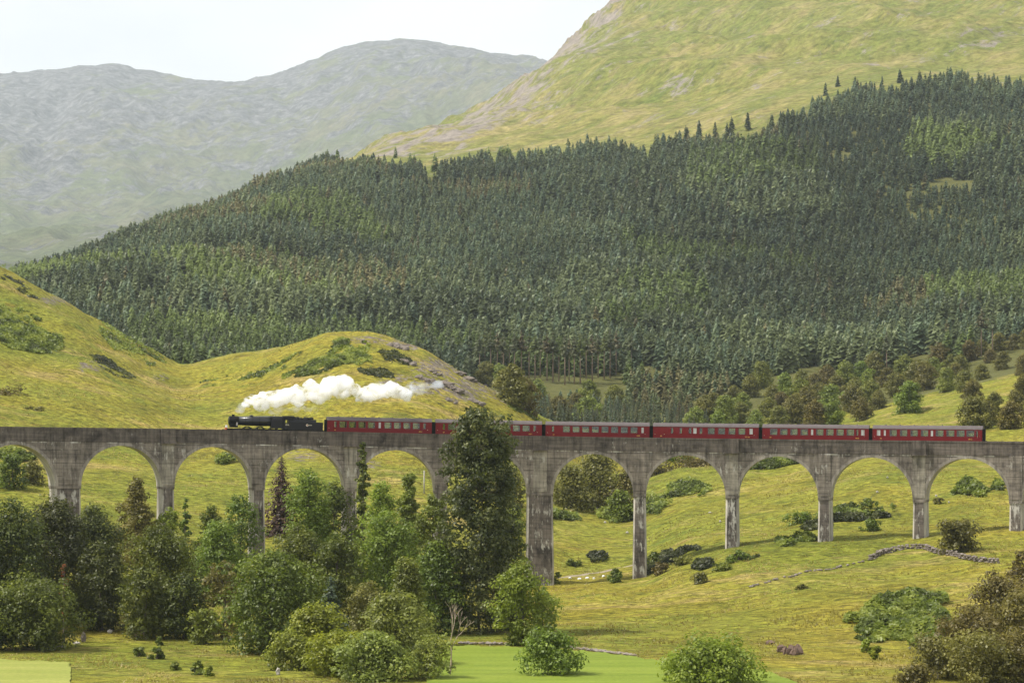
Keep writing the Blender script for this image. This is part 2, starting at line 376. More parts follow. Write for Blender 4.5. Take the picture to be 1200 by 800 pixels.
LEAF = {
 'oak':     leaf_mat('oak_leaves', (0.066, 0.085, 0.010), (0.150, 0.172, 0.018)),
 'deep':    leaf_mat('deep_green_leaves', (0.115, 0.156, 0.015), (0.220, 0.263, 0.025)),
 'mid':     leaf_mat('mid_green_leaves', (0.166, 0.218, 0.021), (0.284, 0.337, 0.037)),
 'fresh':   leaf_mat('fresh_green_leaves', (0.209, 0.265, 0.020), (0.339, 0.389, 0.037)),
 'lime':    leaf_mat('yellow_green_leaves', (0.245, 0.315, 0.016), (0.390, 0.440, 0.034)),
 'greygr':  leaf_mat('grey_green_leaves', (0.212, 0.249, 0.036), (0.339, 0.363, 0.063)),
 'olive':   leaf_mat('olive_leaves', (0.190, 0.170, 0.029), (0.300, 0.255, 0.050)),
 'brownol': leaf_mat('brown_olive_leaves', (0.161, 0.140, 0.028), (0.265, 0.224, 0.048)),
 'poplar':  leaf_mat('poplar_leaves', (0.082, 0.108, 0.020), (0.245, 0.265, 0.075)),
 'scrub':   leaf_mat('scrub_leaves', (0.163, 0.160, 0.027), (0.281, 0.256, 0.050)),
 'bracken': leaf_mat('bracken_fronds', (0.145, 0.202, 0.023), (0.285, 0.341, 0.051)),
 'brackend':leaf_mat('dark_heather', (0.050, 0.068, 0.016), (0.100, 0.120, 0.030)),
 'tussock': leaf_mat('tussock_blades', (0.30, 0.25, 0.050), (0.50, 0.40, 0.14), 0.5, 0.25),
 'copper':  leaf_mat('copper_leaves', (0.28, 0.085, 0.020), (0.38, 0.15, 0.035)),
 'spruce':  leaf_mat('spruce_needles', (0.119, 0.139, 0.062), (0.198, 0.218, 0.095), 0.4, 0.4),
 'blue':    leaf_mat('blue_green_needles', (0.101, 0.136, 0.077), (0.174, 0.216, 0.117), 0.4, 0.4),
 'larch':   leaf_mat('larch_needles', (0.145, 0.178, 0.05), (0.22, 0.252, 0.072), 0.4, 0.4),
 'rusty':   leaf_mat('rusty_needles', (0.120, 0.104, 0.048), (0.180, 0.152, 0.068), 0.2, 0.4),
 'dead':    leaf_mat('dead_spruce_needles', (0.090, 0.052, 0.032), (0.160, 0.090, 0.052), 0.2),
}
# ------------------------------------------------------------------ terrain
def zpx(Y, y): return ZC + (H0 - y) * Y / F
def ST(*a): return a
NEAR_Y = [490, 530, 580, 640, 700, 760, 820, 900, 1000]
NEAR = {
 -700: [600,500,380,260,150,60,0,50,100], -400: [630,560,470,370,280,190,150,200,260], -150: [640,580,510,430,350,280,240,300,360],
 0: [640,590,540,470,400,340,308,350,420], 100: [645,595,550,490,430,385,362,400,460], 170: [650,600,560,505,462,428,407,440,460],
 215: [655,605,565,515,480,450,428,445,460], 300: [660,615,570,520,475,428,412,440,470], 380: [675,625,575,515,450,393,400,450,480],
 440: [685,635,580,515,445,388,402,450,480], 500: [688,640,585,525,460,409,425,470,490], 560: [690,650,595,540,487,446,460,485,495],
 600: [690,660,605,555,502,468,475,490,495], 640: [690,668,615,575,530,496,494,495,495], 680: [688,670,620,595,560,535,520,505,497],
 740: [684,665,622,592,562,540,525,508,498], 760: [681,660,615,583,556,537,523,508,498], 800: [662,635,600,570,548,535,522,508,498], 857: [643,622,592,563,545,532,520,507,497],
 905: [637,616,585,556,538,527,517,505,495], 965: [632,605,575,545,525,513,503,495,488], 1015: [632,600,565,535,515,502,495,490,484],
 1077: [630,598,562,530,508,495,488,478,468], 1130: [622,590,557,525,503,490,480,468,455], 1200: [617,588,553,520,498,484,470,452,438],
 1350: [600,570,535,500,478,460,445,430,415], 1900: [560,520,480,440,420,400,390,370,350]}
FAR_Y = [1100, 1300, 1500, 1700, 1950, 2300, 2800, 3300, 3800]
FAR = {
 -700: [250,330,380,400,410,410,410,410,400], -150: [400,390,378,385,395,405,405,400,390], 0: [405,372,348,355,380,400,400,390,360], 100: [430,375,330,310,325,350,370,370,350],
 200: [435,375,322,290,270,290,330,350,345], 300: [445,385,325,280,236,232,290,330,340], 350: [450,390,330,276,217,212,260,310,335],
 400: [455,395,335,275,215,187,215,280,320], 450: [458,398,337,278,213,172,168,230,290], 500: [462,400,338,280,212,170,143,170,240], 600: [468,405,340,276,200,150,96,120,180],
 700: [470,408,340,270,189,130,60,12,60], 800: [470,408,340,263,170,110,30,-40,-90], 900: [468,400,330,250,143,90,10,-70,-130],
 1000: [462,395,325,240,124,70,-10,-90,-160], 1200: [425,370,300,215,117,60,-20,-100,-170], 1500: [380,330,260,180,90,30,-40,-110,-170], 1900: [340,290,230,150,60,0,-60,-120,-170]}
RIDGE = [(-700,150),(-400,120),(-100,95),(0,84),(60,82),(120,71),(180,77),(235,93),(300,90),(350,72),(400,55),(440,45),(480,43),(530,53),(580,65),(630,71),(700,92),(800,120),(1900,200)]
rx, ry = zip(*RIDGE)
PX = np.arange(-700, 1901, 5.0)
YS = np.unique(np.concatenate([np.linspace(40, 300, 20), np.linspace(300, 1000, 240), np.linspace(1000, 3800, 200), np.linspace(3800, 22000, 220)]))
def _tab(d, k): return np.interp(PX, sorted(d), [d[x][k] for x in sorted(d)])
rows_Y, rows_Z = [], []
def nearz(px): return 0.5 + 0.0 * px
for Y, z in ((40, 14.0), (120, 6.0), (220, 1.0), (300, 0.5), (360, 0.5)):
    rows_Y.append(Y); rows_Z.append(z + np.zeros_like(PX))
rows_Y.append(420); rows_Z.append(np.interp(PX, [-700,-100,100,300,500,760,900,1000,1100,1200,1900],[7,4.2,3.4,2.0,0.7,0.8,2.4,3.4,4.4,5.4,11]))
for k, Y in enumerate(NEAR_Y): rows_Y.append(Y); rows_Z.append(zpx(Y, _tab(NEAR, k)))
for k, Y in enumerate(FAR_Y): rows_Y.append(Y); rows_Z.append(zpx(Y, _tab(FAR, k)))
r = np.interp(PX, rx, ry)
hi = sstep(650, 850, PX)
sh = np.interp(PX, [-700,0,150,300,430,500,580,640,800],[250,205,215,225,176,146,106,112,160])
for Y, yv in ((9500, np.interp(PX, [-700,0,300,500,650,800],[320,285,290,255,220,230])), (12000, sh), (15000, r), (17200, r + 90), (22000, r + 260)):
    z = zpx(Y, yv); rows_Y.append(Y); rows_Z.append(z)
rows_Y = np.array(rows_Y, float); rows_Z = np.array(rows_Z)
GRID = np.stack([np.interp(YS, rows_Y, rows_Z[:, i]) for i in range(len(PX))], 1)     # [Y, px]
def gsm(a, sig, axis):
    n = int(sig * 3) + 1; k = np.exp(-0.5 * (np.arange(-n, n + 1) / sig) ** 2); k /= k.sum()
    p = np.pad(a, [(n, n) if i == axis else (0, 0) for i in range(2)], 'edge')
    return np.apply_along_axis(lambda v: np.convolve(v, k, 'valid'), axis, p)
GRID = gsm(gsm(GRID, 2.2, 1), 3.0, 0)
_yi = np.arange(len(YS))
def ground0(X, Y):
    X = np.asarray(X, float); Y = np.asarray(Y, float)
    px = np.clip((600 + F * X / Y - PX[0]) / 5.0, 0, len(PX) - 1.001); yi = np.clip(np.interp(Y, YS, _yi), 0, len(YS) - 1.001)
    i, j = px.astype(int), yi.astype(int); fx, fy = px - i, yi - j
    return (GRID[j, i] * (1 - fx) + GRID[j, i + 1] * fx) * (1 - fy) + (GRID[j + 1, i] * (1 - fx) + GRID[j + 1, i + 1] * fx) * fy
def ground(X, Y):
    X = np.asarray(X, float); Y = np.asarray(Y, float)
    z = ground0(X, Y)
    near = sstep(362, 420, Y) * (1 - sstep(900, 1100, Y))
    z = z + near * (fbm(X / 30, Y / 30, 4, 3) * 1.5 + fbm(X / 7, Y / 9, 3, 9) * 0.55)
    hill = sstep(560, 700, Y) * (1 - sstep(900, 1000, Y))
    z = z + hill * (fbm(X / 45, Y / 45, 4, 21) * 2.4 + fbm(X / 11, Y / 14, 3, 29) * 0.7)
    far = sstep(950, 1200, Y) * (1 - sstep(3300, 3800, Y))
    z = z + far * (fbm(X / 160, Y / 160, 5, 33) * 9 + fbm(X / 22, Y / 22, 3, 41) * 1.6)
    up = sstep(2000, 2500, Y) * (1 - sstep(3300, 3800, Y))
    gul = 1 - np.abs(fbm((X + 0.5 * Y) / 120, (Y - 0.5 * X) / 500, 4, 71))
    z = z + up * ((gul - 0.8) * 40 + fbm((X - 0.5 * Y) / 50, (Y + 0.5 * X) / 260, 5, 75, .6) * 8)
    mt = sstep(4200, 9500, Y) * (1 - 0.5 * sstep(13600, 15000, Y))
    rg = 1 - np.abs(fbm(X / 800 + 0.00025 * Y, Y / 2200, 6, 55, 0.58))
    z = z + mt * ((rg - 0.75) * 260 + fbm(X / 300, Y / 800, 5, 61, 0.55) * 60)
    return z
def gz(X, Y): return float(ground(np.array([X]), np.array([Y]))[0])
def sheet(name, px0, px1, dpx, Ys, mat, attrs=None):
    pxs = np.arange(px0, px1 + 0.1, dpx); Ys = np.asarray(Ys, float)
    PXg, Yg = np.meshgrid(pxs, Ys); X = (PXg - 600) / F * Yg
    V = np.stack([X, Yg, ground(X, Yg)], -1).reshape(-1, 3)
    n, m = len(Ys), len(pxs); idx = np.arange(n * m).reshape(n, m)
    q = np.stack([idx[:-1, :-1], idx[:-1, 1:], idx[1:, 1:], idx[1:, :-1]], -1).reshape(-1, 4)
    at = {k: f(PXg, Yg).ravel() for k, f in (attrs or {}).items()}
    o = mobj(name, npmesh(name, V, q, mats=[mat], attrs=at, smooth=True)); tag(o, kind='structure'); return o
ROCKS = [(560,418,45,12,.9),(500,402,48,8,1),(545,455,55,14,1.1),(520,430,38,14,1),(470,452,34,12,.9),(575,432,24,10,.8),(605,470,22,8,.8),(430,398,26,6,.8),
         (105,430,18,8,.7),(65,352,26,8,.7),(190,442,14,5,.6),(430,545,20,8,.7),(355,535,22,8,.7),(225,560,12,5,.4)]
def yproj(X, Y): return H0 - F * (ground(X, Y) - ZC) / Y
def rockattr(PXg, Yg):
    X = (PXg - 600) / F * Yg; yp = yproj(X, Yg); a = 0
    for (x, y, rx_, ry_, s) in ROCKS:
        d = ((PXg - x) / rx_) ** 2 + ((yp - y) / ry_) ** 2
        a = np.maximum(a, s * np.exp(-d * 0.9) * ((Yg > 500)))
    return a
def treeline(px): return np.interp(px, [-700, 0, 300, 350, 400, 470, 500, 600, 700, 760, 800, 900, 950, 1000, 1040, 1100, 1200, 1900],
                                   [2600, 2600, 2600, 2450, 2130, 2030, 2005, 2010, 1985, 1930, 1945, 1950, 1985, 2020, 1960, 1985, 1975, 1975])
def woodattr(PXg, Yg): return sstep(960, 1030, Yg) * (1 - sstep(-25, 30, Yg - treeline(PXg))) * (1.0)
sheet('ground', -700, 1900, 4, np.unique(np.concatenate([np.linspace(40, 300, 30), np.linspace(300, 1010, 260)])), M['grass'], {'rock': rockattr})
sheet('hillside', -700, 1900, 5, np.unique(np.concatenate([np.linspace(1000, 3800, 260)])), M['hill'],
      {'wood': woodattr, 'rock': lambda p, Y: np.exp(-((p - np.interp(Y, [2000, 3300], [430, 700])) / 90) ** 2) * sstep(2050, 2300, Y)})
sheet('mountain', -700, 1900, 4, np.linspace(3790, 22000, 520), M['mountain'], {'rock': lambda p, Y: sstep(11500, 14500, Y) + np.exp(-((p - 50) / 80) ** 2) * 0.8 * sstep(9800, 12500, Y)})

def at(px, y):
    """the first point of the ground seen along a photo ray"""
    Y = np.linspace(290, 3500, 6421); X = (px - 600) / F * Y
    ray = ZC + (H0 - y) / F * Y; hit = np.nonzero(ground(X, Y) >= ray)[0]
    k = hit[0] if len(hit) else len(Y) - 1
    return float(X[k]), float(Y[k]), gz(X[k], Y[k])
def pxX(px, Y): return (px - 600) / F * Y

# mown fields: flat lawns lying on the valley floor
def lawn(name, px0, px1, far, near=270, lift=0.14, mat='field'):
    pxs = np.linspace(px0, px1, 260); v = np.linspace(0, 1, 40)
    yf = np.interp(pxs, [p for p, _ in far], [q for _, q in far]) + fbm(pxs / 9, pxs * 0, 5, 5, .7) * 2.6
    Yf = (ZC - 0.5) * F / (yf - H0)
    PXg, Vg = np.meshgrid(pxs, v); PXg = PXg + (PXg > px1 - 1) * fbm(Vg * 14, Vg * 0, 4, 6, .7) * 3; Yg = near + (Yf[None, :] - near) * Vg; X = (PXg - 600) / F * Yg
    Vv = np.stack([X, Yg, ground0(X, Yg) + lift], -1).reshape(-1, 3); idx = np.arange(Vv.shape[0]).reshape(PXg.shape)
    q = np.stack([idx[:-1, :-1], idx[:-1, 1:], idx[1:, 1:], idx[1:, :-1]], -1).reshape(-1, 4)
    tag(mobj(name, npmesh(name, Vv, q, mats=[M[mat]], smooth=True)), kind='structure')
    return lambda X, Y: ((600 + F * X / Y > px0) & (600 + F * X / Y < px1) & (Y < np.interp(600 + F * X / Y, pxs, Yf)))
in_lawn1 = lawn('field', 500, 945, [(500, 756), (630, 759), (700, 764), (760, 773), (850, 781), (905, 788), (945, 806)])
in_lawn2 = lawn('lawn', -160, 83, [(-160, 771), (0, 773), (83, 776)], mat='lawn')
def strip_path(name, pts, width, mat, lift=0.07):
    P = []
    for (a, b) in zip(pts, pts[1:]):
        for t in np.linspace(0, 1, 12, endpoint=False): P.append((a[0] + (b[0] - a[0]) * t, a[1] + (b[1] - a[1]) * t))
    P.append(pts[-1]); P = np.array(P)
    T = np.gradient(P, axis=0); T /= np.linalg.norm(T, axis=1)[:, None]; N = np.stack([-T[:, 1], T[:, 0]], 1)
    ks = np.linspace(-1, 1, 5); Vv = []
    for i in range(len(P)):
        wv = width / 2 * (1 + 0.35 * float(fbm(np.array(i * 0.37), np.array(2.0), 2, 4)))
        for k in ks:
            q = P[i] + N[i] * k * wv; Vv.append((q[0], q[1], gz(q[0], q[1]) + lift - 0.10 * abs(k) ** 3))
    idx = np.arange(len(Vv)).reshape(len(P), 5)
    q = np.stack([idx[:-1, :-1], idx[:-1, 1:], idx[1:, 1:], idx[1:, :-1]], -1).reshape(-1, 4)
    return tag(mobj(name, npmesh(name, np.array(Vv), q, mats=[mat], smooth=True)), kind='structure')
strip_path('path', [at(x, y)[:2] for x, y in ((600, 682), (640, 677), (680, 674), (710, 669), (740, 662), (775, 650))], 2.6, M['gravel'])

# ------------------------------------------------------------------ the viaduct
R0 = 241.0
P0 = Vector((pxX(715, 500), 500.0)); nrm = (-P0).normalized(); CEN = P0 + nrm * R0
def VP(s, d=0.0):
    """plan point at s metres along the curve, d metres outward (away from the camera)"""
    a = s / R0; v = -nrm; c, sn = math.cos(-a), math.sin(-a)
    u = Vector((v.x * c - v.y * sn, v.x * sn + v.y * c)); return CEN + u * (R0 + d)
_ss = np.linspace(-190, 170, 1441); _pp = np.array([VP(s, -2.7) for s in _ss]); _px = 600 + F * _pp[:, 0] / _pp[:, 1]
def s_of(px): return float(np.interp(px, _px, _ss))
DY = [(-250, 496), (0, 499.5), (197, 502), (381, 505.3), (508, 508), (640, 511), (763, 512.6), (891, 514.2), (1020, 515.6), (1155, 516.8), (1200, 517.4), (1500, 521)]
_dk = np.array([zpx(VP(s, -2.7).y, np.interp(600 + F * VP(s, -2.7).x / VP(s, -2.7).y, *zip(*DY))) for s in _ss])
_k = np.exp(-0.5 * (np.arange(-120, 121) / 40) ** 2); _k /= _k.sum(); _dk = np.convolve(np.pad(_dk, 120, 'edge'), _k, 'valid')
def deck(s): return float(np.interp(s, _ss, _dk))                 # top of the parapet
def tang(s): 
    a, b = VP(s - 0.5), VP(s + 0.5); return math.atan2((b - a).y, (b - a).x)
class VB:
    """quads in (s, d, z) coordinates of the curved viaduct"""
    def __init__(s): s.v = []; s.uv = []; s.q = []; s.m = []
    def quad(s, *p, m=0):
        b = len(s.v)
        for (a, d, z) in p:
            c = VP(a, d); s.v.append((c.x, c.y, z)); s.uv.append((a + d * 0.9, z - deck(a)))
        s.q.append((b, b + 1, b + 2, b + 3)); s.m.append(m)
    def block(s, s0, s1, d0, d1, z0, z1, m=0, n=1):
        """z0, z1: numbers or functions of s"""
        f0 = z0 if callable(z0) else (lambda q: z0); f1 = z1 if callable(z1) else (lambda q: z1)
        ks = np.linspace(s0, s1, n + 1)
        for a, b in zip(ks, ks[1:]):
            s.quad((a, d0, f0(a)), (b, d0, f0(b)), (b, d0, f1(b)), (a, d0, f1(a)), m=m)
            s.quad((b, d1, f0(b)), (a, d1, f0(a)), (a, d1, f1(a)), (b, d1, f1(b)), m=m)
            s.quad((a, d0, f1(a)), (b, d0, f1(b)), (b, d1, f1(b)), (a, d1, f1(a)), m=m)
            s.quad((a, d1, f0(a)), (b, d1, f0(b)), (b, d0, f0(b)), (a, d0, f0(a)), m=m)
        s.quad((s0, d1, f0(s0)), (s0, d0, f0(s0)), (s0, d0, f1(s0)), (s0, d1, f1(s0)), m=m)
        s.quad((s1, d0, f0(s1)), (s1, d1, f0(s1)), (s1, d1, f1(s1)), (s1, d0, f1(s1)), m=m)
    def build(s, name, mats, parent):
        return mobj(name, npmesh(name, np.array(s.v), np.array(s.q), mats=mats, mi=s.m, uv=s.uv), parent)
PIERS = [(-145, 8), (-37, 8), (80, 15), (197, 7.5), (303, 7.5), (411, 7.5), (517, 7.5), (633, 15.5), (749.5, 7.5), (857.5, 7.5), (966, 7.5), (1077, 7.5), (1190, 7.5), (1303, 7.5), (1416, 15), (1540, 7.5)]
REFUGE = {197, 411, 633, 857.5, 1077, 1303}
via = empty('railway_viaduct', (*VP(0), gz(*VP(0))))
via.location = (0, 0, 0)
tag(via, 'long curved grey concrete railway viaduct of round arches crossing the valley', 'viaduct')
DF, DB = -2.65, 2.65
PS = [(s_of(px), hw / 6.4, px) for px, hw in PIERS]
SPR = {}
sA, sB = PS[0][0] - 1, PS[-1][0] + 1
for i, ((s0, w0, p0), (s1, w1, p1)) in enumerate(zip(PS, PS[1:])):
    a, b = s0 + w0, s1 - w1; c, r_ = (a + b) / 2, (b - a) / 2
    crown = deck(c) - 3.15; spr = crown - r_
    SPR.setdefault(i, []).append(spr); SPR.setdefault(i + 1, []).append(spr)
sprz = {k: sum(v) / len(v) for k, v in SPR.items()}
strz = lambda s: deck(s) - 2.55
N = 28
for i, ((s0, w0, p0), (s1, w1, p1)) in enumerate(zip(PS, PS[1:])):
    a, b = s0 + w0, s1 - w1; c, r_ = (a + b) / 2, (b - a) / 2
    za, zb = sprz[i], sprz[i + 1]; crown = deck(c) - 3.15
    arch = []
    for k in range(N + 1):
        t = math.pi * (1 - k / N); base = za + (zb - za) * k / N
        arch.append((c + r_ * math.cos(t), base + (crown - (za + zb) / 2) * math.sin(t)))
    vb = VB()
    for d, flip in ((DF, False), (DB, True)):
        cols = [(s0, za), (a, za)]; 
        for (q0, q1) in [((s0, za), (a, za))] + list(zip(arch, arch[1:])) + [((b, zb), (s1, zb))]:
            P = [(q0[0], d, q0[1]), (q1[0], d, q1[1]), (q1[0], d, strz(q1[0])), (q0[0], d, strz(q0[0]))]
            vb.quad(*(P[::-1] if flip else P))
    for q0, q1 in zip(arch, arch[1:]):
        vb.quad((q0[0], DB, q0[1]), (q1[0], DB, q1[1]), (q1[0], DF, q1[1]), (q0[0], DF, q0[1]), m=1)
    ao = vb.build('arch', [M['concrete'], M['lime']], via)
    # ring of the arch, a hand's breadth proud of the wall
    rw = 0.55
    def off(k):
        t = math.pi * (1 - k / N); return (arch[k][0] + rw * math.cos(t), arch[k][1] + rw * math.sin(t) * 0.95)
    for d, pr in ((DF, -0.06), (DB, 0.06)):
        vr = VB()
        for k in range(N):
            o0, o1 = off(k), off(k + 1); i0, i1 = arch[k], arch[k + 1]
            o0 = (min(max(o0[0], s0 + 0.05), s1 - 0.05), o0[1]); o1 = (min(max(o1[0], s0 + 0.05), s1 - 0.05), o1[1])
            vr.quad((i0[0], d + pr, i0[1]), (i1[0], d + pr, i1[1]), (o1[0], d + pr, o1[1]), (o0[0], d + pr, o0[1]), m=0)
            vr.quad((o0[0], d + pr, o0[1]), (o1[0], d + pr, o1[1]), (o1[0], d, o1[1]), (o0[0], d, o0[1]), m=0)
            vr.quad((i0[0], d, i0[1]), (i1[0], d, i1[1]), (i1[0], d + pr, i1[1]), (i0[0], d + pr, i0[1]), m=1)
        vr.build('arch_ring', [M['ring'], M['lime']], ao)
for i, (s0, w0, p0) in enumerate(PS):
    z1 = sprz[i]; c = VP(s0); zb = min(gz(*VP(s0, d)) for d in (-3, 0, 3)) - 2.5
    vb = VB(); ch = 0.30; H = z1 - zb; bt = H / 70.0; ins = 0.07
    def ring(z, grow): 
        ww = w0 - ins + grow; dd = 2.65 - ins + grow * 1.5
        return [(s0 - ww + ch, -dd, z), (s0 + ww - ch, -dd, z), (s0 + ww, -dd + ch, z), (s0 + ww, dd - ch, z), (s0 + ww - ch, dd, z), (s0 - ww + ch, dd, z), (s0 - ww, dd - ch, z), (s0 - ww, -dd + ch, z)]
    lev = [0, 0.25, 0.5, 0.75, 1.0]
    rings = [ring(zb + H * t, bt * (1 - t)) for t in lev]
    for ra, rb in zip(rings, rings[1:]):
        for k in range(8):
            vb.quad(ra[k], ra[(k + 1) % 8], rb[(k + 1) % 8], rb[k], m=1 if k in (1, 2, 3, 5, 6, 7) else 0)
    po = vb.build('pier', [M['pier'], M['lime']], via)
    # springing block under the arches, a little wider than the shaft
    vi = VB(); vi.block(s0 - w0, s0 + w0, DF - 0.05, DB + 0.05, z1 - 0.45, z1 + 0.0, 0)
    vi.build('impost', [M['concrete']], po)
    vb2 = VB(); vb2.block(s0 - min(w0 * 0.98, 1.25), s0 + min(w0 * 0.98, 1.25), DF - 0.10, DF + 0.05, z1 + 0.3, strz(s0) - 0.02, 0)
    vb2.build('pilaster', [M['pilaster'] if p0 in REFUGE else M['concrete']], po)
    if p0 in REFUGE:
        vf = VB()
        vf.block(s0 - 1.3, s0 + 1.3, DF - 0.55, DF - 0.10, strz(s0) + 0.12, lambda q: deck(q) + 0.02, 0)
        vf.block(s0 - 1.45, s0 + 1.45, DF - 0.68, DF - 0.05, strz(s0) - 0.16, strz(s0) + 0.12, 0)
        vf.build('refuge', [M['parapet']], via)
n = 220
vp = VB(); vp.block(sA, sB, DF - 0.10, DF + 0.32, strz, deck, 0, n); vp.block(sA, sB, DF - 0.17, DF - 0.10, lambda q: deck(q) - 0.28, lambda q: deck(q) - 0.003, 0, n)
vp.build('parapet', [M['parapet']], via)
vp = VB(); vp.block(sA, sB, DB - 0.32, DB + 0.10, strz, deck, 0, n); vp.build('parapet', [M['parapet']], via)
vd = VB(); vd.block(sA, sB, DF + 0.325, DB - 0.325, lambda q: deck(q) - 1.9, lambda q: deck(q) - 1.42, 0, n); vd.build('deck', [M['ballast']], via)
RAIL = 1.12                                                            # rail head below the parapet top
trk = empty('railway_track', (0, 0, 0)); tag(trk, 'single railway track behind the parapet of the viaduct', 'track', kind='structure')
for d in (-0.7525, 0.7525):
    vt = VB(); vt.block(sA, sB, d - 0.035, d + 0.035, lambda q: deck(q) - RAIL - 0.16, lambda q: deck(q) - RAIL, 0, n); vt.build('rail', [M['steel']], trk)
vs = VB(); q = sA
while q < sB: vs.block(q, q + 0.25, -1.3, 1.3, deck(q) - RAIL - 0.32, deck(q) - RAIL - 0.165); q += 0.7
vs.build('sleepers', [M['bark']], trk)
# approach embankments where the viaduct ends, outside the picture
for nm, (e0, e1) in (('embankment', (sA - 45, sA)), ('embankment', (sB, sB + 45))):
    ve = VB(); ve.block(e0, e1, -6, 6, -2, lambda q: deck(q) - 1.5, 0, 12)
    tag(ve.build(nm, [M['grass']], None), kind='structure')

# ------------------------------------------------------------------ trees and plants
def rot_basis(nv, rng):
    nv = nv / (np.linalg.norm(nv, axis=1)[:, None] + 1e-9)
    r_ = rng.normal(size=nv.shape); t = np.cross(nv, r_); t /= (np.linalg.norm(t, axis=1)[:, None] + 1e-9)
    return nv, t, np.cross(nv, t)
def leaf_quads(P, Nv, size, rng, aspect=0.62):
    nv, t, b = rot_basis(Nv, rng); n = len(P)
    s = np.asarray(size).reshape(-1, 1) * np.ones((n, 1)); a = s * aspect
    fold = nv * (s * 0.18)
    V = np.stack([P - t * s, P - b * a + fold * rng.uniform(-1, 1, (n, 1)), P + t * s * rng.uniform(.7, 1.2, (n, 1)), P + b * a + fold * rng.uniform(-1, 1, (n, 1))], 1).reshape(-1, 3)
    return V, np.arange(4 * n).reshape(n, 4)
PROF = {
 'round':  lambda t: np.sqrt(np.clip(1 - (2 * t - 0.85) ** 2 / 1.35, 0.02, 1)),
 'dome':   lambda t: np.sqrt(np.clip(1 - t ** 2.2, 0.02, 1)) * (0.8 + 0.2 * np.sin(np.pi * np.clip(t * 1.4, 0, 1))),
 'tall':   lambda t: np.clip(np.sin(np.pi * np.clip(t * 0.86 + 0.1, 0, 1)), 0.08, 1) ** 0.75,
 'spire':  lambda t: np.clip(1.05 - t, 0.05, 1) ** 0.75,
 'poplar': lambda t: np.interp(t, [0, .1, .3, .5, .7, .85, .95, 1], [.68, .92, 1, .95, .88, .80, .74, .5]),
}
def crown_trunk(name, rng, H, W, prof, leafm, barkm, nclump=60, nleaf=6000, leaf=0.42, cb=0.05, csz=0.20, up=0.6, airy=0.0, lean=0.0, sub=True, tw=None, tb=1.12):
    """a broadleaf: leaf clumps spread through the crown, limbs reaching the clumps. Returns (trunk mesh, crown mesh)."""
    pf = PROF[prof]
    t = (np.arange(nclump) + rng.uniform(0, 1, nclump)) / nclump; t = t ** tb
    R = W / 2 * pf(t) * rng.uniform(0.78, 1.06, nclump)
    ang = rng.uniform(0, 2 * np.pi, nclump); rr = np.sqrt(rng.uniform(0.2, 1.0, nclump))
    cz0 = cb * H; cr = W * csz * rng.uniform(0.6, 1.35, nclump) * (0.65 + 0.35 * pf(t))
    rad = np.maximum(R - cr * 0.65, 0) * rr
    C = np.stack([rad * np.cos(ang) + lean * t, rad * np.sin(ang), cz0 + t * (H - cz0) - cr * 0.7 * (t > 0.8)], 1)
    # sub-clumps break each mass into smaller sprays
    k = 5 if sub else 1
    sc = np.repeat(C, k, 0); scr = np.repeat(cr, k); d = rng.normal(size=sc.shape); d /= np.linalg.norm(d, axis=1)[:, None]
    d[:, 2] = d[:, 2] * 0.75 + 0.15
    sc = sc + d * scr[:, None] * (0.75 if sub else 0.0); ssz = scr * (0.55 if sub else 1.0) * rng.uniform(0.7, 1.25, len(scr))
    sv = rng.uniform(0, 1, len(sc)) * 0.5 + np.repeat(rng.uniform(0, 1, nclump), k) * 0.5
    w_ = ssz ** 2; cnt = rng.multinomial(nleaf, w_ / w_.sum()); id_ = np.repeat(np.arange(len(sc)), cnt)
    d = rng.normal(size=(len(id_), 3)); d[:, 2] += 0.35; d /= np.linalg.norm(d, axis=1)[:, None]
    rr = rng.uniform(0.35 if not airy else 0.1, 1.08, len(id_)) ** 0.6
    P = sc[id_] + d * (ssz[id_] * rr)[:, None] * np.array([1.0, 1.0, 0.72])
    Nv = d * 1.0 + np.array([0, 0, up]) + rng.normal(size=d.shape) * 0.26
    sz = leaf * rng.uniform(0.55, 1.25, len(id_))
    V, Q = leaf_quads(P, Nv, sz * 0.62, rng)
    var = np.clip(0.5 + (sv[id_] - 0.5) * 0.9 + rng.normal(size=len(id_)) * 0.09, 0, 1)
    crown = npmesh('crown', V, Q, mats=[leafm], attrs={'var': var})
    mb = MB(); tr = tw or (0.010 * H + 0.05)
    ztop = H * 0.72
    pts = [(0, 0, -0.6)] + [(lean * f * 0.7 + 0.02 * W * math.sin(f * 5 + H), 0.02 * W * math.cos(f * 4 + W), ztop * f) for f in (0.02, .2, .4, .6, .8, 1)]
    mb.tube(pts, [tr * 1.5, tr * 1.15, tr, tr * .85, tr * .65, tr * .45, tr * .2], 7)
    for j in rng.permutation(nclump)[:min(nclump, 16)]:
        c = C[j]; zs = max(0.12 * H, min(c[2] - 0.35 * np.hypot(c[0], c[1]) - 0.5, ztop * 0.95)); f = zs / ztop
        p0 = Vector((lean * f * 0.7, 0, zs)); p1 = Vector(c); mid = p0.lerp(p1, 0.55) + Vector((0, 0, 0.06 * H * 0.5))
        mb.tube([p0, mid, p1], [tr * (0.5 - 0.25 * f), tr * 0.25, tr * 0.07], 5, cap=False)
    return mb.mesh('trunk', barkm, True), crown
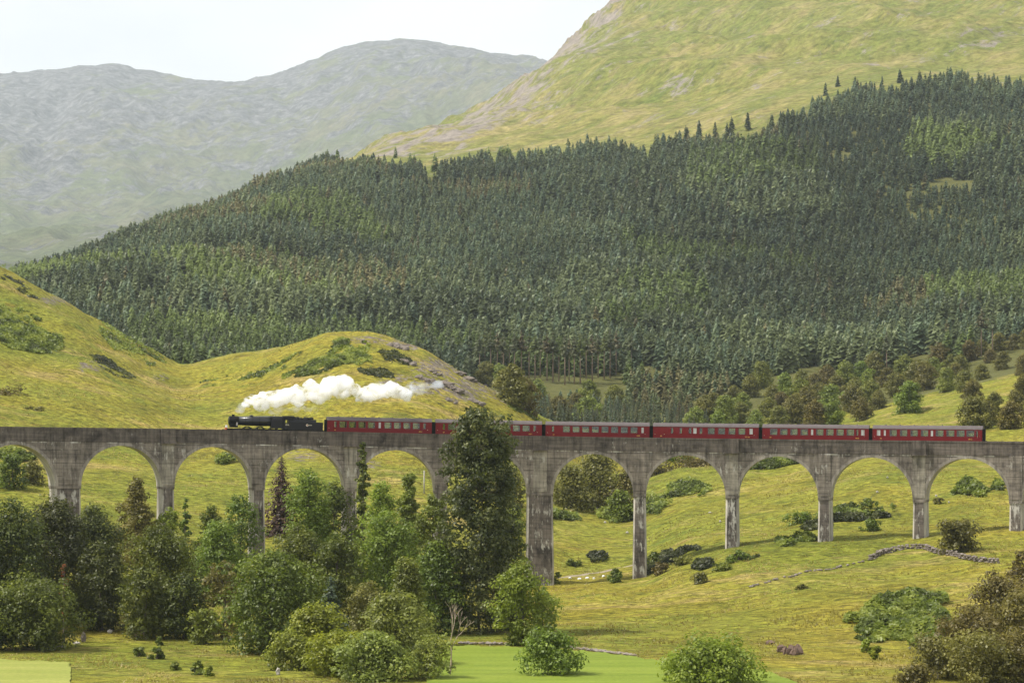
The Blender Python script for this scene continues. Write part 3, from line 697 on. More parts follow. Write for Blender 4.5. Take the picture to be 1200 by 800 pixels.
def conifer_parts(rng, H, W, leafm, barkm, bare=0.1, layers=22, arms=9, dead=False, droop=0.30):
    """a spruce or pine: whorls of drooping boughs carrying needle sprays"""
    n = layers * arms
    f = np.repeat((np.arange(layers) + .5) / layers, arms) + rng.uniform(-.5, .5, n) / layers; f = np.clip(f, 0, .99)
    R = (W / 2 * (1 - f) ** 0.72 * rng.uniform(0.7, 1.12, n) + 0.15); an = rng.uniform(0, 2 * np.pi, n); z = H * (bare + (1 - bare) * f)
    tone = rng.uniform(0, 1, n); k = 7; fr = np.tile((np.arange(k) + .6) / k, n); id_ = np.repeat(np.arange(n), k)
    q = R[id_] * fr; side = rng.normal(size=n * k) * R[id_] * .13 * (1.2 - fr)
    ca, sa = np.cos(an[id_]), np.sin(an[id_])
    zz = z[id_] - droop * q + 0.12 * q * q / np.maximum(R[id_], .3) + rng.normal(size=n * k) * .05 * R[id_] 
    P = np.stack([ca * q - sa * side, sa * q + ca * side, np.minimum(zz, H)], 1)
    Nv = np.stack([ca * .6, sa * .6, 0 * ca + .75], 1) + rng.normal(size=P.shape) * .33
    sz = np.clip(R[id_] * .30 * (1.25 - .55 * fr), .10, 1.3) * rng.uniform(.7, 1.2, n * k) * (.42 if dead else 1)
    if dead: kp = rng.uniform(size=n * k) > .12; P, Nv, sz, id_ = P[kp], Nv[kp], sz[kp], id_[kp]
    V, Q = leaf_quads(P, Nv, sz, rng, .55)
    crown = npmesh('crown', V, Q, mats=[leafm], attrs={'var': np.clip(.2 + tone[id_] * .45 + rng.normal(size=len(P)) * .15, 0, 1)})
    mb = MB(); tr = 0.010 * H + 0.05; mb.tube([(0, 0, -1), (0, 0, H * 0.5), (0, 0, H * 0.98)], [tr * 1.25, tr * .8, tr * .12], 7)
    return mb.mesh('trunk', barkm, True), crown
def put_tree(name, meshes, X, Y, label, cat='tree', group=None, rz=0.0, scale=1.0, sink=0.15):
    r_ = empty(name, (X, Y, gz(X, Y) - sink), rz); r_.scale = (scale,) * 3
    tag(r_, label, cat, group)
    mobj('trunk', meshes[0], r_); mobj('crown', meshes[1], r_); return r_
_seed = [100]
def RNG(): _seed[0] += 1; return np.random.default_rng(_seed[0])
def broad(px, Y, ytop, wpx, prof, leafk, label, cat='tree', name='broadleaf_tree', nleaf=None, leaf=0.36, bark='bark', group=None, **kw):
    X = pxX(px, Y); z = gz(X, Y); H = zpx(Y, ytop) - z; W = 1.24 * wpx * Y / F
    dens = kw.pop('dens', 1.0)
    nl = nleaf or int(np.clip(44 * W * (H * 0.6 + W * 0.4) * dens * (0.46 / leaf) ** 2, 1200, 24000))
    nc = kw.pop('nclump', int(np.clip(16 + W * H * 0.45, 18, 110)))
    return put_tree(name, crown_trunk(name, RNG(), H, W, prof, LEAF[leafk], M[bark], nclump=nc, nleaf=nl, leaf=leaf, **kw), X, Y, label, cat, group, rz=_seed[0] * 1.7)
def conif(px, Y, ytop, wpx, leafk, label, name='conifer_tree', group=None, bark='bark_pine', **kw):
    X = pxX(px, Y); z = gz(X, Y); H = zpx(Y, ytop) - z; W = wpx * Y / F
    return put_tree(name, conifer_parts(RNG(), H, W, LEAF[leafk], M[bark], **kw), X, Y, label, 'tree', group, rz=_seed[0] * 1.3)

OAKS = 'dark oaks at the left edge'
broad(12, 378, 584, 118, 'dome', 'oak', 'broad dark green oak at the left edge, in front of the leftmost arch', dens=1.3)
broad(62, 388, 580, 108, 'dome', 'oak', 'tall dark oak whose top covers the wide left pier', dens=1.3)
broad(108, 396, 588, 74, 'tall', 'oak', 'narrow dark oak just right of the wide left pier, beside the brown birch', dens=1.3)
broad(118, 380, 632, 66, 'round', 'oak', 'low dark oak crown right of the dark oak clump, above the uprooted stump', dens=1.3)
broad(-35, 372, 596, 100, 'dome', 'oak', 'dark oak cut off by the left edge of the photo', dens=1.2)
broad(42, 358, 672, 98, 'round', 'deep', 'lower mid-green tree standing in front of the dark oaks above the grey standing stone', dens=1.3, cb=0.05)
broad(-8, 357, 690, 60, 'round', 'oak', 'dark low tree at the left edge behind the mown lawn', dens=1.3, cb=0.05)
broad(75, 366, 655, 11, 'tall', 'copper', 'small copper-red sapling showing among the dark oaks', name='sapling', leaf=0.3, cb=0.3, nclump=14, nleaf=500)
broad(160, 440, 557, 74, 'spire', 'olive', 'tall brownish olive birch in front of the second arch from the left', name='birch_tree', leaf=0.34, csz=0.13, cb=0.06)
broad(187, 384, 612, 86, 'tall', 'deep', 'dark green tree with layered boughs right of the brown birch, over the clearing', dens=1.2, cb=0.04)
broad(170, 372, 660, 60, 'round', 'deep', 'low dark green tree at the edge of the clearing above the pale stump', dens=1.2, cb=0.03)
broad(215, 372, 668, 52, 'round', 'oak', 'shaded dark tree between the layered tree and the straggly olive one', dens=1.2, cb=0.03)
broad(256, 425, 608, 74, 'dome', 'mid', 'soft mid-green tree left of the pier that stands by the brown spruce', dens=1.2, cb=0.05)
broad(283, 452, 577, 44, 'round', 'deep', 'dark green tree touching the left side of the fourth pier', dens=1.1, cb=0.05)
broad(247, 455, 590, 40, 'dome', 'deep', 'dark low crown behind the soft mid-green tree under the third arch', dens=1.1, cb=0.05)
broad(217, 455, 583, 15, 'tall', 'deep', 'thin young dark tree standing under the third arch', dens=1.1)
broad(198, 440, 592, 36, 'round', 'fresh', 'small light green crown at the foot of the third pier', dens=1.1)
broad(262, 374, 655, 72, 'tall', 'olive', 'straggly olive-yellow tree with bare forked limbs left of the big round tree', airy=1, dens=0.75, csz=0.11)
broad(242, 366, 710, 40, 'round', 'mid', 'small green bush under the straggly olive tree', cat='bush', name='bush')
broad(318, 354, 642, 112, 'round', 'deep', 'big round deep green tree left of centre, taller than the yellow-green ones below it', dens=1.35, cb=0.04, leaf=0.42)
conif(330, 522, 529, 62, 'dead', 'dead rust-brown spruce standing behind the fourth arch', name='dead_spruce', dead=True, layers=34, arms=15, bare=0.0)
broad(362, 424, 546, 66, 'tall', 'mid', 'pointed green tree beside the dead brown spruce', dens=1.2, cb=0.03)
broad(392, 430, 560, 56, 'tall', 'deep', 'bushy green tree between the pointed tree and the slim poplar', dens=1.2, cb=0.03)
broad(425, 440, 515, 34, 'spire', 'deep', 'slim young poplar reaching up the pier below the first carriage', name='poplar_tree', leaf=0.36, csz=0.13, dens=1.2)
broad(352, 402, 612, 70, 'round', 'deep', 'dark spreading tree below the pointed green tree', dens=1.2, cb=0.03)
broad(396, 396, 622, 62, 'round', 'deep', 'dark tree in the hollow behind the blue-green pine', dens=1.2, cb=0.03)
conif(388, 366, 672, 52, 'blue', 'low blue-green pine behind the yellow-green tree', name='pine_tree', layers=16, arms=10, bare=0.02)
broad(452, 402, 596, 84, 'round', 'mid', 'large soft round green tree in the middle of the wood', dens=1.3, cb=0.03)
broad(478, 424, 552, 62, 'spire', 'mid', 'upright green tree whose tip shows under the fifth arch', dens=1.2, cb=0.02, csz=0.13)
broad(508, 420, 576, 58, 'tall', 'mid', 'green tree rising between the slim poplar and the great poplar', dens=1.2, cb=0.02, csz=0.13)
broad(446, 436, 560, 46, 'tall', 'fresh', 'lighter green tree behind the large soft round one', dens=1.1, cb=0.02)
broad(510, 386, 632, 78, 'dome', 'deep', 'dark shadowy tree left of the foot of the great poplar', dens=1.3, cb=0.02)
broad(478, 366, 652, 66, 'spire', 'mid', 'green tree with a pointed grey tip in front of the dark trees', dens=1.2, cb=0.02)
broad(432, 358, 680, 60, 'round', 'scrub', 'dull olive tree between the blue-green pine and the grey-green trees', dens=1.2, cb=0.02)
broad(563, 388, 476, 92, 'poplar', 'poplar', 'great tall dark poplar rising above the train in front of the viaduct', name='poplar_tree', leaf=0.42, nclump=280, nleaf=38000, csz=0.125, cb=0.02, up=0.3, airy=0, tb=0.92, tw=0.16)
broad(600, 392, 610, 46, 'tall', 'deep', 'dark green tree close behind the right side of the great poplar', dens=1.2, cb=0.02)
broad(612, 366, 655, 68, 'tall', 'fresh', 'fresh green tree at the foot of the wide central pier', dens=1.15, cb=0.04)
broad(636, 372, 684, 30, 'round', 'mid', 'small green tree on the right flank of the fresh green one', dens=1.1, cb=0.03)
broad(372, 336, 704, 82, 'dome', 'lime', 'bright yellow-green tree in the foreground below the big round tree', dens=1.25, cb=0.03)
broad(342, 330, 742, 62, 'round', 'fresh', 'low yellowish tree beside the pale stone at the bottom edge', dens=1.2, cb=0.02)
broad(395, 322, 738, 74, 'round', 'lime', 'yellow-green crown at the bottom edge right of the low yellowish tree', dens=1.2, cb=0.02)
broad(462, 336, 692, 98, 'dome', 'greygr', 'wide grey-green tree in the centre foreground', dens=1.2, cb=0.04)
broad(438, 316, 738, 92, 'dome', 'greygr', 'grey-green willow at the bottom edge below the wide grey-green tree', dens=1.2, cb=0.02)
broad(500, 318, 742, 60, 'round', 'greygr', 'thin grey-green tree at the bottom edge beside the bare tree', dens=0.8, cb=0.02, airy=1)
broad(646, 322, 737, 76, 'dome', 'mid', 'light green open tree standing on the mown field at the bottom edge', dens=0.95, cb=0.14)
broad(832, 310, 750, 116, 'dome', 'fresh', 'bright green bushy tree at the bottom edge right of the mown field', dens=1.3, cb=0.02)
# half-dead tree with bare forked branches
def bare_tree(px, Y, ytop, label):
    X = pxX(px, Y); H = zpx(Y, ytop) - gz(X, Y); rng = random.Random(5); mb = MB()
    def grow(p, d, L, r_, lev):
        q = p + d * L; mid = p.lerp(q, .5) + Vector((rng.uniform(-.1, .1), rng.uniform(-.1, .1), 0)) * L
        mb.tube([p, mid, q], [r_, r_ * .8, r_ * .6], 5, cap=False)
        if lev == 0: return
        for k in range(rng.choice((2, 3))):
            nd = (d + Vector((rng.uniform(-.7, .7), rng.uniform(-.7, .7), rng.uniform(-.05, .35)))).normalized(); grow(q, nd, L * rng.uniform(.6, .8), r_ * .6, lev - 1)
    grow(Vector((0, 0, -.3)), Vector((0.08, 0, 1)).normalized(), H * 0.36, 0.16, 4)
    mx = max(v[2] for v in mb.v); mb.v = [(x * 0.8, y * 0.8, z * H / mx) for x, y, z in mb.v]
    r_ = empty('bare_tree', (X, Y, gz(X, Y))); tag(r_, label, 'tree')
    mb.build('branches', M['deadwood'], r_, True); return r_
bare_tree(527, 322, 703, 'half-dead tree with bare pale forked branches right of the grey-green trees')
BIRCH = 'brown-leaved birches in the bottom right corner'
for px, Y, yt, wpx, lab in (
  (1100, 318, 742, 62, 'brown-olive birch with a white stem, leftmost of the birches in the bottom right corner'),
  (1135, 326, 704, 78, 'brown-olive birch right of the two yellowish bushes, second from the left in the corner clump'),
  (1168, 344, 664, 76, 'brown-olive birch behind the corner clump, below the end of the stone wall'),
  (1196, 336, 690, 84, 'brown-olive birch with a leaning white trunk at the right edge'),
  (1152, 312, 738, 84, 'brown-olive birch at the bottom edge in the corner clump'),
  (1204, 314, 736, 84, 'brown-olive birch in the bottom right corner of the photo'),
  (1202, 356, 640, 52, 'topmost brown-olive birch at the right edge beside the stone wall'),
  (1072, 308, 778, 46, 'small brown-olive birch bush at the bottom edge left of the birches')):
    broad(px, Y, yt, wpx, 'round', 'brownol', lab, name='birch_tree', leaf=0.36, bark='bark_pale', dens=0.95, cb=0.06, group=BIRCH, tw=0.13)
broad(1125, 463, 606, 50, 'round', 'scrub', 'round dark olive bush growing beside the stone wall', cat='bush', name='bush', dens=1.5, cb=0.0, leaf=0.5)
# bushes behind the arches
broad(668, 622, 543, 58, 'dome', 'scrub', 'olive tree behind the arch right of the wide central pier, left of its clump', dens=1.0, leaf=0.6, cb=0.0)
broad(702, 634, 527, 72, 'dome', 'scrub', 'tallest olive tree filling the arch right of the wide central pier', dens=1.0, leaf=0.6, cb=0.0)
broad(735, 628, 548, 40, 'dome', 'brownol', 'brownish tree at the right side of the arch right of the wide central pier', dens=1.0, leaf=0.6, cb=0.0)
broad(726, 606, 572, 36, 'dome', 'mid', 'low green bush at the right foot of the olive trees behind the arch', cat='bush', name='bush', leaf=0.55, cb=0.0)
broad(592, 600, 545, 52, 'dome', 'scrub', 'olive tree behind the viaduct between the great poplar and the wide central pier', leaf=0.6, cb=0.0)
broad(600, 560, 590, 40, 'dome', 'mid', 'green bush behind the viaduct at the left of the wide central pier', cat='bush', name='bush', leaf=0.55, cb=0.0)
broad(775, 690, 548, 40, 'dome', 'brownol', 'brown-olive bush at the left inside the second arch right of the wide pier', cat='bush', name='bush', leaf=0.6, cb=0.0)
broad(815, 700, 541, 52, 'dome', 'brownol', 'brown-olive bush behind the bracken in the second arch right of the wide pier', cat='bush', name='bush', leaf=0.6, cb=0.0)
broad(790, 740, 527, 60, 'dome', 'mid', 'green bush highest in the second arch right of the wide pier', cat='bush', name='bush', leaf=0.6, cb=0.0)
for px, wv, lab in ((884, 34, 'leftmost dark shrub on the grassy brow under the third arch right of the wide pier'), (912, 40, 'middle dark shrub on the grassy brow under the third arch right of the wide pier'), (940, 34, 'rightmost dark shrub on the grassy brow under the third arch right of the wide pier')):
    broad(px, 690, 533, wv, 'dome', 'oak', lab, cat='shrub', name='shrub', leaf=0.6, cb=0.0)
broad(14, 545, 528, 40, 'dome', 'deep', 'dark green bush seen through the leftmost arch', cat='bush', name='bush', leaf=0.55, cb=0.0)
broad(38, 552, 538, 30, 'dome', 'scrub', 'olive bush right of the dark one seen through the leftmost arch', cat='bush', name='bush', leaf=0.55, cb=0.0)
broad(40, 640, 484, 22, 'dome', 'scrub', 'small dark bush on the slope above the left end of the viaduct', cat='bush', name='bush', leaf=0.5, cb=0.0)
broad(8, 650, 470, 40, 'dome', 'brownol', 'brownish bush at the left edge above the viaduct', cat='bush', name='bush', leaf=0.5, cb=0.0)
# small shrubs of the clearing and the meadow
for px, y, hpx, wpx, lk, lab in (
  (163, 769, 13, 16, 'mid', 'small round shrub in front of the pale stump'), (184, 772, 16, 18, 'deep', 'dark small shrub right of the pale stump, nearer to us'),
  (187, 756, 12, 10, 'deep', 'tiny dark shrub right of the pale stump, farther back'), (206, 785, 12, 14, 'mid', 'small shrub left of the two round ones in the rough grass'),
  (233, 790, 18, 18, 'mid', 'round green shrub in the rough grass left of the big round tree'), (246, 792, 12, 14, 'fresh', 'pale green shrub beside the round green one in the rough grass'),
  (200, 742, 22, 24, 'mid', 'green shrub at the dark edge of the wood above the clearing'), (106, 728, 14, 30, 'mid', 'low green shrub beside the uprooted stump'),
  (820, 682, 13, 24, 'scrub', 'dark round shrub on the meadow right of the tall narrow pier'), (724, 682, 16, 22, 'deep', 'dark shrub at the left foot of the tall narrow pier'),
  (775, 672, 14, 30, 'brownol', 'brown-green shrub in the hollow right of the tall narrow pier'), (800, 662, 9, 30, 'scrub', 'dark shrub on the lip of the hollow right of the tall narrow pier'),
  (765, 662, 18, 20, 'deep', 'dark shrub in the hollow against the tall narrow pier'), (846, 668, 9, 30, 'deep', 'dark shrub strip left of the foot of the fourth narrow pier'),
  (866, 656, 11, 30, 'deep', 'dark green shrub growing at the foot of the fourth narrow pier'),
  (1016, 764, 20, 18, 'lime', 'left of the two yellowish bushes below the bracken bank'), (1028, 772, 18, 18, 'lime', 'right of the two yellowish bushes below the bracken bank'),
  (1020, 612, 30, 10, 'deep', 'small upright dark bush under the fifth arch from the right'), (1019, 622, 14, 26, 'deep', 'low dark bush at the foot of the small upright one'),
  (940, 612, 12, 40, 'deep', 'dark strip of shrub left of the sixth pier, behind the viaduct'), (1100, 590, 8, 14, 'scrub', 'tiny shrub on the slope below the bracken in the right arch'),
  (654, 683, 14, 14, 'mid', 'little bush at the right foot of the wide central pier'), (672, 663, 8, 22, 'deep', 'low dark shrub on the grass beside the path'),
  (940, 690, 7, 18, 'scrub', 'low olive shrub on the meadow below the stone wall')):
    X, Y, z = at(px, y)
    broad(px, Y, y - hpx, wpx, 'dome', lk, lab, cat='shrub', name='shrub', leaf=0.34, cb=0.0, nleaf=int(max(500, wpx * hpx * 4)), nclump=10)

# scrub trees at the foot of the hanging wood, behind the train
rng = np.random.default_rng(7)
SCRUB = [(655,482),(690,486),(930,486),(870,470),(905,462),(945,474),(975,486),(1000,470),(850,484),(980,452),(1015,446),(1040,440),(955,446),(920,448),(880,452),(1060,428),(1025,430),(990,438),
         (1050,452),(1085,444),(1120,430),(1150,432),(1140,460),(1165,470),(1190,468),(1155,486),(1185,490),(1140,492),(1200,455),(1175,420),(1200,425),(1095,428),(1030,466),(1008,480),(1065,470),(835,470),(900,480),(860,458),(893,440),(868,482),(915,470),(938,462),(960,462),(975,470),(1003,458),(1020,462),(940,440),(970,440),(1010,436),(1075,440),(1110,445),(1130,446),(885,492),(912,492),(955,488),(842,494),(826,484),(815,492),(600,462),(585,440),(570,438),(615,470),(690,462),(675,470),(630,458),(605,456),(720,464),(1115,418),(1135,410),(1150,402),(1170,398),(1188,396),(1205,394),(1125,425),(1160,412),(1100,418)]
protos = {}
for kind in ('scrub', 'brownol', 'greygr', 'mid'):
    protos[kind] = [crown_trunk('scrub_tree', RNG(), 10, 11, 'dome', LEAF[kind], M['bark'], nclump=46, nleaf=6500, leaf=0.52, cb=0.02) for _ in range(2)]
for i, (px, y) in enumerate(SCRUB):
    X, Y, _ = at(px, y + 13)
    kind = ['scrub', 'greygr', 'scrub', 'greygr', 'scrub', 'brownol', 'mid'][i % 7] if px < 1120 else ['brownol', 'scrub'][i % 2]
    lab = {'scrub': 'olive green scrub tree in the thicket between the forest and the rear carriages', 'brownol': 'brownish scrub tree in the thicket between the forest and the rear carriages',
           'greygr': 'pale grey-green scrub tree in the thicket between the forest and the rear carriages', 'mid': 'bright green scrub tree in the thicket between the forest and the rear carriages'}[kind]
    put_tree('scrub_tree', protos[kind][i % 2], X, Y, lab, 'tree', 'scrub trees below the forest', rz=i * 2.1, scale=rng.uniform(0.75, 1.2) * (.82 if px > 1110 else 1), sink=0.5)

# ------------------------------------------------------------------ the hanging forest
def forest_proto(rng, kind, layers=11, arms=8):
    """small conifer as numpy arrays, unit height: many narrow drooping sprays"""
    wide = {'spruce': 0.54, 'blue': 0.52, 'larch': 0.58, 'rusty': 0.50}[kind]
    n = layers * arms; f = np.clip((np.repeat(np.arange(layers), arms) + rng.uniform(-.5, .9, n)) / layers, 0, 1)
    z = 0.06 + 0.90 * f; R = wide / 2 * (1 - f) ** 0.68 * rng.uniform(.65, 1.2, n) + 0.02; an = rng.uniform(0, 2 * np.pi, n); ca, sa = np.cos(an), np.sin(an)
    w_ = R * .42 + .012; up = rng.uniform(.06, .13, n); dr = R * rng.uniform(.1, .5, n)
    A = np.stack([ca * R * .15 - sa * w_, sa * R * .15 + ca * w_, z + up * rng.uniform(-.2, .8, n)], 1); B = np.stack([ca * R * .15 + sa * w_, sa * R * .15 - ca * w_, z + up * rng.uniform(-.2, .8, n)], 1); Cc = np.stack([ca * R, sa * R, z - dr], 1)
    V = np.stack([A, B, Cc], 1).reshape(-1, 3); T = np.arange(3 * n).reshape(-1, 3); va = np.clip(.5 + rng.normal(size=n) * .16, 0, 1)
    b = len(V); V = np.concatenate([V, [(0.014, 0, .90), (-0.012, 0.012, .90), (0, 0, 1.03)]]); T = np.concatenate([T, [(b, b + 1, b + 2)]]); va = np.append(va, .6)
    return np.array(V, np.float32), np.array(T, np.int32), np.array(va, np.float32)
KIND = ['spruce', 'blue', 'larch', 'rusty']
rng = np.random.default_rng(11)
FP = {k: [forest_proto(rng, k) for _ in range(5)] for k in KIND}
# positions: jittered grid in plan
sp = 5.2
gx, gy = np.meshgrid(np.arange(-520, 760, sp), np.arange(900, 2480, sp * 1.1))
X = gx.ravel() + rng.uniform(-.48, .48, gx.size) * sp; Y = gy.ravel() + rng.uniform(-.48, .48, gx.size) * sp
px = 600 + F * X / Y
keep = (px > -60) & (px < 1290) & (Y < treeline(px) + fbm(X / 55, Y / 70, 4, 77, .6) * 95 + np.where(rng.uniform(size=len(X)) < .03, 70, 0))
lowY = np.interp(px, [-60, 500, 560, 640, 720, 800, 850, 950, 1050, 1100, 1200, 1290], [1030, 1030, 1010, 925, 905, 905, 930, 985, 1015, 1030, 1015, 1010])
keep &= Y > lowY + fbm(X / 25, Y / 25, 2, 3) * 12
yp = yproj(X, Y); bnd = np.interp(px, [-60, 640, 810, 835, 850, 880, 960, 1030, 1045, 1060, 1095, 1112, 1125, 1150, 1200, 1300], [600, 600, 600, 480, 470, 447, 430, 442, 440, 418, 418, 432, 430, 406, 396, 385])
keep &= (yp < bnd + fbm(X / 12, Y / 20, 2, 13) * 6) & ~((px > 552) & (px < 735) & (yp > 441) & (yp < 474))
gap = fbm(X / 55, Y / 90, 4, 91); keep &= ~((gap > 0.56) & (Y > 1150))
yp = yproj(X, Y)
for (cx, cy_, rx_, ry_) in ((243, 305, 17, 7), (455, 222, 26, 5), (340, 222, 14, 4), (1075, 228, 22, 4), (505, 212, 10, 8), (610, 446, 30, 4)):
    keep &= (((px - cx) / rx_) ** 2 + ((yp - cy_) / ry_) ** 2 > rng.uniform(.6, 1.2, len(px)))
X, Y, px = X[keep], Y[keep], px[keep]
Z = ground(X, Y) - 0.4
rnd = rng.uniform(size=len(X)); yp = yproj(X, Y)
# planted stands: cells stretched along the hill, each with its own height, species and tone
cu, cv = (X * 0.90 + Y * 0.43) / 62, (-X * 0.43 + Y * 0.90) / 120
wx, wy = cu + fbm(X / 40, Y / 60, 3, 61) * .35, cv + fbm(X / 40, Y / 60, 3, 67) * .35
bd = np.full(len(X), 9.0); sid = np.zeros(len(X), np.int64)
for dx in (-1, 0, 1):
    for dy in (-1, 0, 1):
        gx_, gy_ = np.floor(wx) + dx, np.floor(wy) + dy
        q = (wx - gx_ - _hash(gx_, gy_, 1)) ** 2 + (wy - gy_ - _hash(gx_, gy_, 2)) ** 2
        m_ = q < bd; bd[m_] = q[m_]; sid[m_] = (gx_ * 7919 + gy_ * 104729)[m_].astype(np.int64)
s1, s2, s3 = _hash(sid, sid * 0, 3), _hash(sid, sid * 0, 4), _hash(sid, sid * 0, 5)
patch2 = fbm(X / 60 + 9, Y / 150, 4, 15)
kind = np.where(rnd < .35 + .5 * s1, 0, 1)
lar = (s2 > .86) & (rnd > .12)
lar |= ((yp > 395) & (px < 560) & (px > 150) & (s2 > .45) & (rnd > .25)) | ((yp > 335) & (yp < 372) & (px > 1085) & (rnd > .2)) | ((np.abs(yp - 205 - (px - 880) * -.12) < 22) & (px > 805) & (px < 960) & (rnd > .3)) | ((yp > 345) & (yp < 400) & (px > 690) & (px < 830) & (s2 > .4) & (rnd > .2))
kind[lar] = 2
kind[(rnd > .985) | ((s3 > .90) & (rnd > .5) & ~lar)] = 3
tree_tone = (s3 - .5) * .75 + (s1 - .5) * .3 + fbm(X / 130, Y / 240, 3, 99) * .35
Hh = rng.uniform(9.0, 15.0, len(X)) * (0.72 + 0.62 * s1) * (1 + .15 * patch2)
low = (px > 545) & (px < 850) & (yp > 470); Hh[low] *= .62
rz = rng.uniform(0, 6.28, len(X))
# the 300 that show largest stand as trees of their own: the open lower edge, nearest first
vis = (px > 0) & (px < 1200) & ~((px < 560) & (Y < 1300))
cand = np.nonzero(vis)[0]; order = cand[np.argsort(Y[cand])][:300]
single = np.zeros(len(X), bool); single[order] = True
pm = {}
for k in KIND:
    pm[k] = [conifer_parts(RNG(), 17, 6.2, LEAF[k], M['bark_pine'], bare=0.06, layers=15, arms=8) for _ in range(2)]
LABF = {'spruce': 'dark green spruce at the lower edge of the forest', 'blue': 'bluish green spruce at the lower edge of the forest', 'larch': 'pale green larch at the lower edge of the forest', 'rusty': 'rusty brown conifer at the lower edge of the forest'}
for i in np.nonzero(single)[0]:
    k = KIND[kind[i]]; ms = pm[k][i % 2]
    o = empty({'spruce': 'spruce_tree', 'blue': 'spruce_tree', 'larch': 'larch_tree', 'rusty': 'conifer_tree'}[k], (X[i], Y[i], Z[i]), rz[i]); o.scale = (Hh[i] / 17 * 1.02,) * 3
    tag(o, LABF[k], 'tree', 'conifers along the lower edge of the forest'); mobj('trunk', ms[0], o); mobj('crown', ms[1], o)
# tall bare-stemmed pines at the open edge above the knoll
pine = [conifer_parts(RNG(), 20, 6.0, LEAF[k], M['bark_pine'], bare=0.60, layers=8, arms=8, droop=0.12) for k in ('spruce', 'larch', 'spruce', 'rusty')]
PINES = [(562,442),(568,436),(575,440),(583,437),(590,441),(597,438),(603,441),(611,439),(620,440),(627,442),(633,440),(641,442),(648,441),(655,444),(662,446),(667,444),(673,446),(680,443),(687,441),(694,443),(701,441),(708,440),(715,438),(722,436),(740,440),(1034,438),(1039,438),(1150,412),(1163,415)]
for i, (p, y) in enumerate(PINES):
    Xp, Yp, _ = at(p, y + 2 + i * 7 % 5); o = empty('pine_tree', (Xp, Yp, gz(Xp, Yp) - .3), i * 1.9); o.scale = (0.95 + 0.12 * ((i * 7) % 5) / 4,) * 3
    tag(o, 'tall pine with a bare straight trunk at the open edge of the forest', 'tree', 'bare-trunked pines at the forest edge'); mobj('trunk', pine[i % 4][0], o); mobj('crown', pine[i % 4][1], o)
# all the rest of the wood is one mass
vs_, ts_, as_, ms_ = [], [], [], []; base = 0
rest = np.nonzero(~single)[0]
for ki, k in enumerate(KIND):
    for pi in range(5):
        ids = rest[(kind[rest] == ki) & (rest % 5 == pi)]
        if not len(ids): continue
        V, T, va = FP[k][pi]; c, s = np.cos(rz[ids])[:, None], np.sin(rz[ids])[:, None]; h = Hh[ids][:, None]
        wd = rng.uniform(.95, 1.35, len(ids))[:, None]
        W3 = np.stack([(V[None, :, 0] * c - V[None, :, 1] * s) * h * wd + X[ids][:, None], (V[None, :, 0] * s + V[None, :, 1] * c) * h * wd + Y[ids][:, None], V[None, :, 2] * h + Z[ids][:, None]], -1)
        n = len(ids); vs_.append(W3.reshape(-1, 3)); ts_.append((T[None] + (np.arange(n) * len(V))[:, None, None] + base).reshape(-1, 3)); base += n * len(V)
        tone = rng.normal(size=(n, 1)) * .11 + tree_tone[ids][:, None]; as_.append(np.clip(va[None] + tone, 0, 1).ravel()); ms_.append(np.full(n * len(T), ki))
fo = mobj('forest', npmesh('forest', np.concatenate(vs_), None, np.concatenate(ts_), mats=[LEAF[k] for k in KIND], mi=np.concatenate(ms_), attrs={'var': np.concatenate(as_)}))
tag(fo, 'dense conifer forest covering the hillside behind the viaduct', 'forest', kind='stuff')
print('forest trees', len(X), 'single', single.sum())

# ------------------------------------------------------------------ bracken, heather and tussocks: ground cover
def cover(name, patches, leafm, label, leaf=0.55, dens=1.0, hgt=1.0, seed=1):
    rng = np.random.default_rng(seed); Ps = []
    for (cx, cy_, rx_, ry_, ang) in patches:
        n = int(rx_ * ry_ * 17 * dens * (.6 if cy_ < 500 else 1))
        a = rng.uniform(0, 6.28, n); q = np.sqrt(rng.uniform(0, 1, n)); u, v = q * np.cos(a) * rx_, q * np.sin(a) * ry_
        c, s = math.cos(ang), math.sin(ang); ppx, ppy = cx + u * c - v * s, cy_ + u * s + v * c
        Ys_ = np.linspace(300, 900, 1201)
        # the patch as it lies on the slope: find its centre, then spread in plan
        Xc, Yc, _ = at(cx, cy_); Y1 = at(cx, cy_ - ry_)[1]; Y2 = at(cx, min(cy_ + ry_, 799))[1]
        Y1 = min(Y1, Yc + 90); Yv = np.interp(v / ry_, [-1, 0, 1], [Y1, Yc, Y2])
        Xv = (cx - 600 + u) / F * Yc + (Yv - Yc) * (cx - 600) / F + (-s * 0) 
        k = fbm(Xv / 3.6, Yv / 6, 4, seed + 3, .6); e_ = fbm(Xv / 9, Yv / 16, 3, seed + 8)
        ok = (k > -0.22 + 0.8 * (q - 0.55) - 0.9 * e_); Xv, Yv, q, k = Xv[ok], Yv[ok], q[ok], k[ok]
        h = hgt * (1.05 - .6 * q ** 3) * (0.1 + 2.3 * np.clip(k + .35, 0, 1.2)) 
        h = h * (.45 if cy_ < 500 else 1.0)
        Ps.append(np.stack([Xv, Yv, ground(Xv, Yv) + h * rng.uniform(.25, 1, len(Xv))], 1))
    P = np.concatenate(Ps); Nv = np.array([0, -.25, 1.0]) + rng.normal(size=P.shape) * .55
    V, Q = leaf_quads(P, Nv, leaf * rng.uniform(.5, 1.2, len(P)), rng, .55)
    var = np.clip(.5 + fbm(P[:, 0] / 2.5, P[:, 1] / 5, 3, seed) * 1.3 + rng.normal(size=len(P)) * .15, 0, 1)
    o = mobj(name, npmesh(name, V, Q, mats=[leafm], attrs={'var': var})); tag(o, label, name.replace('_', ' '), kind='stuff')
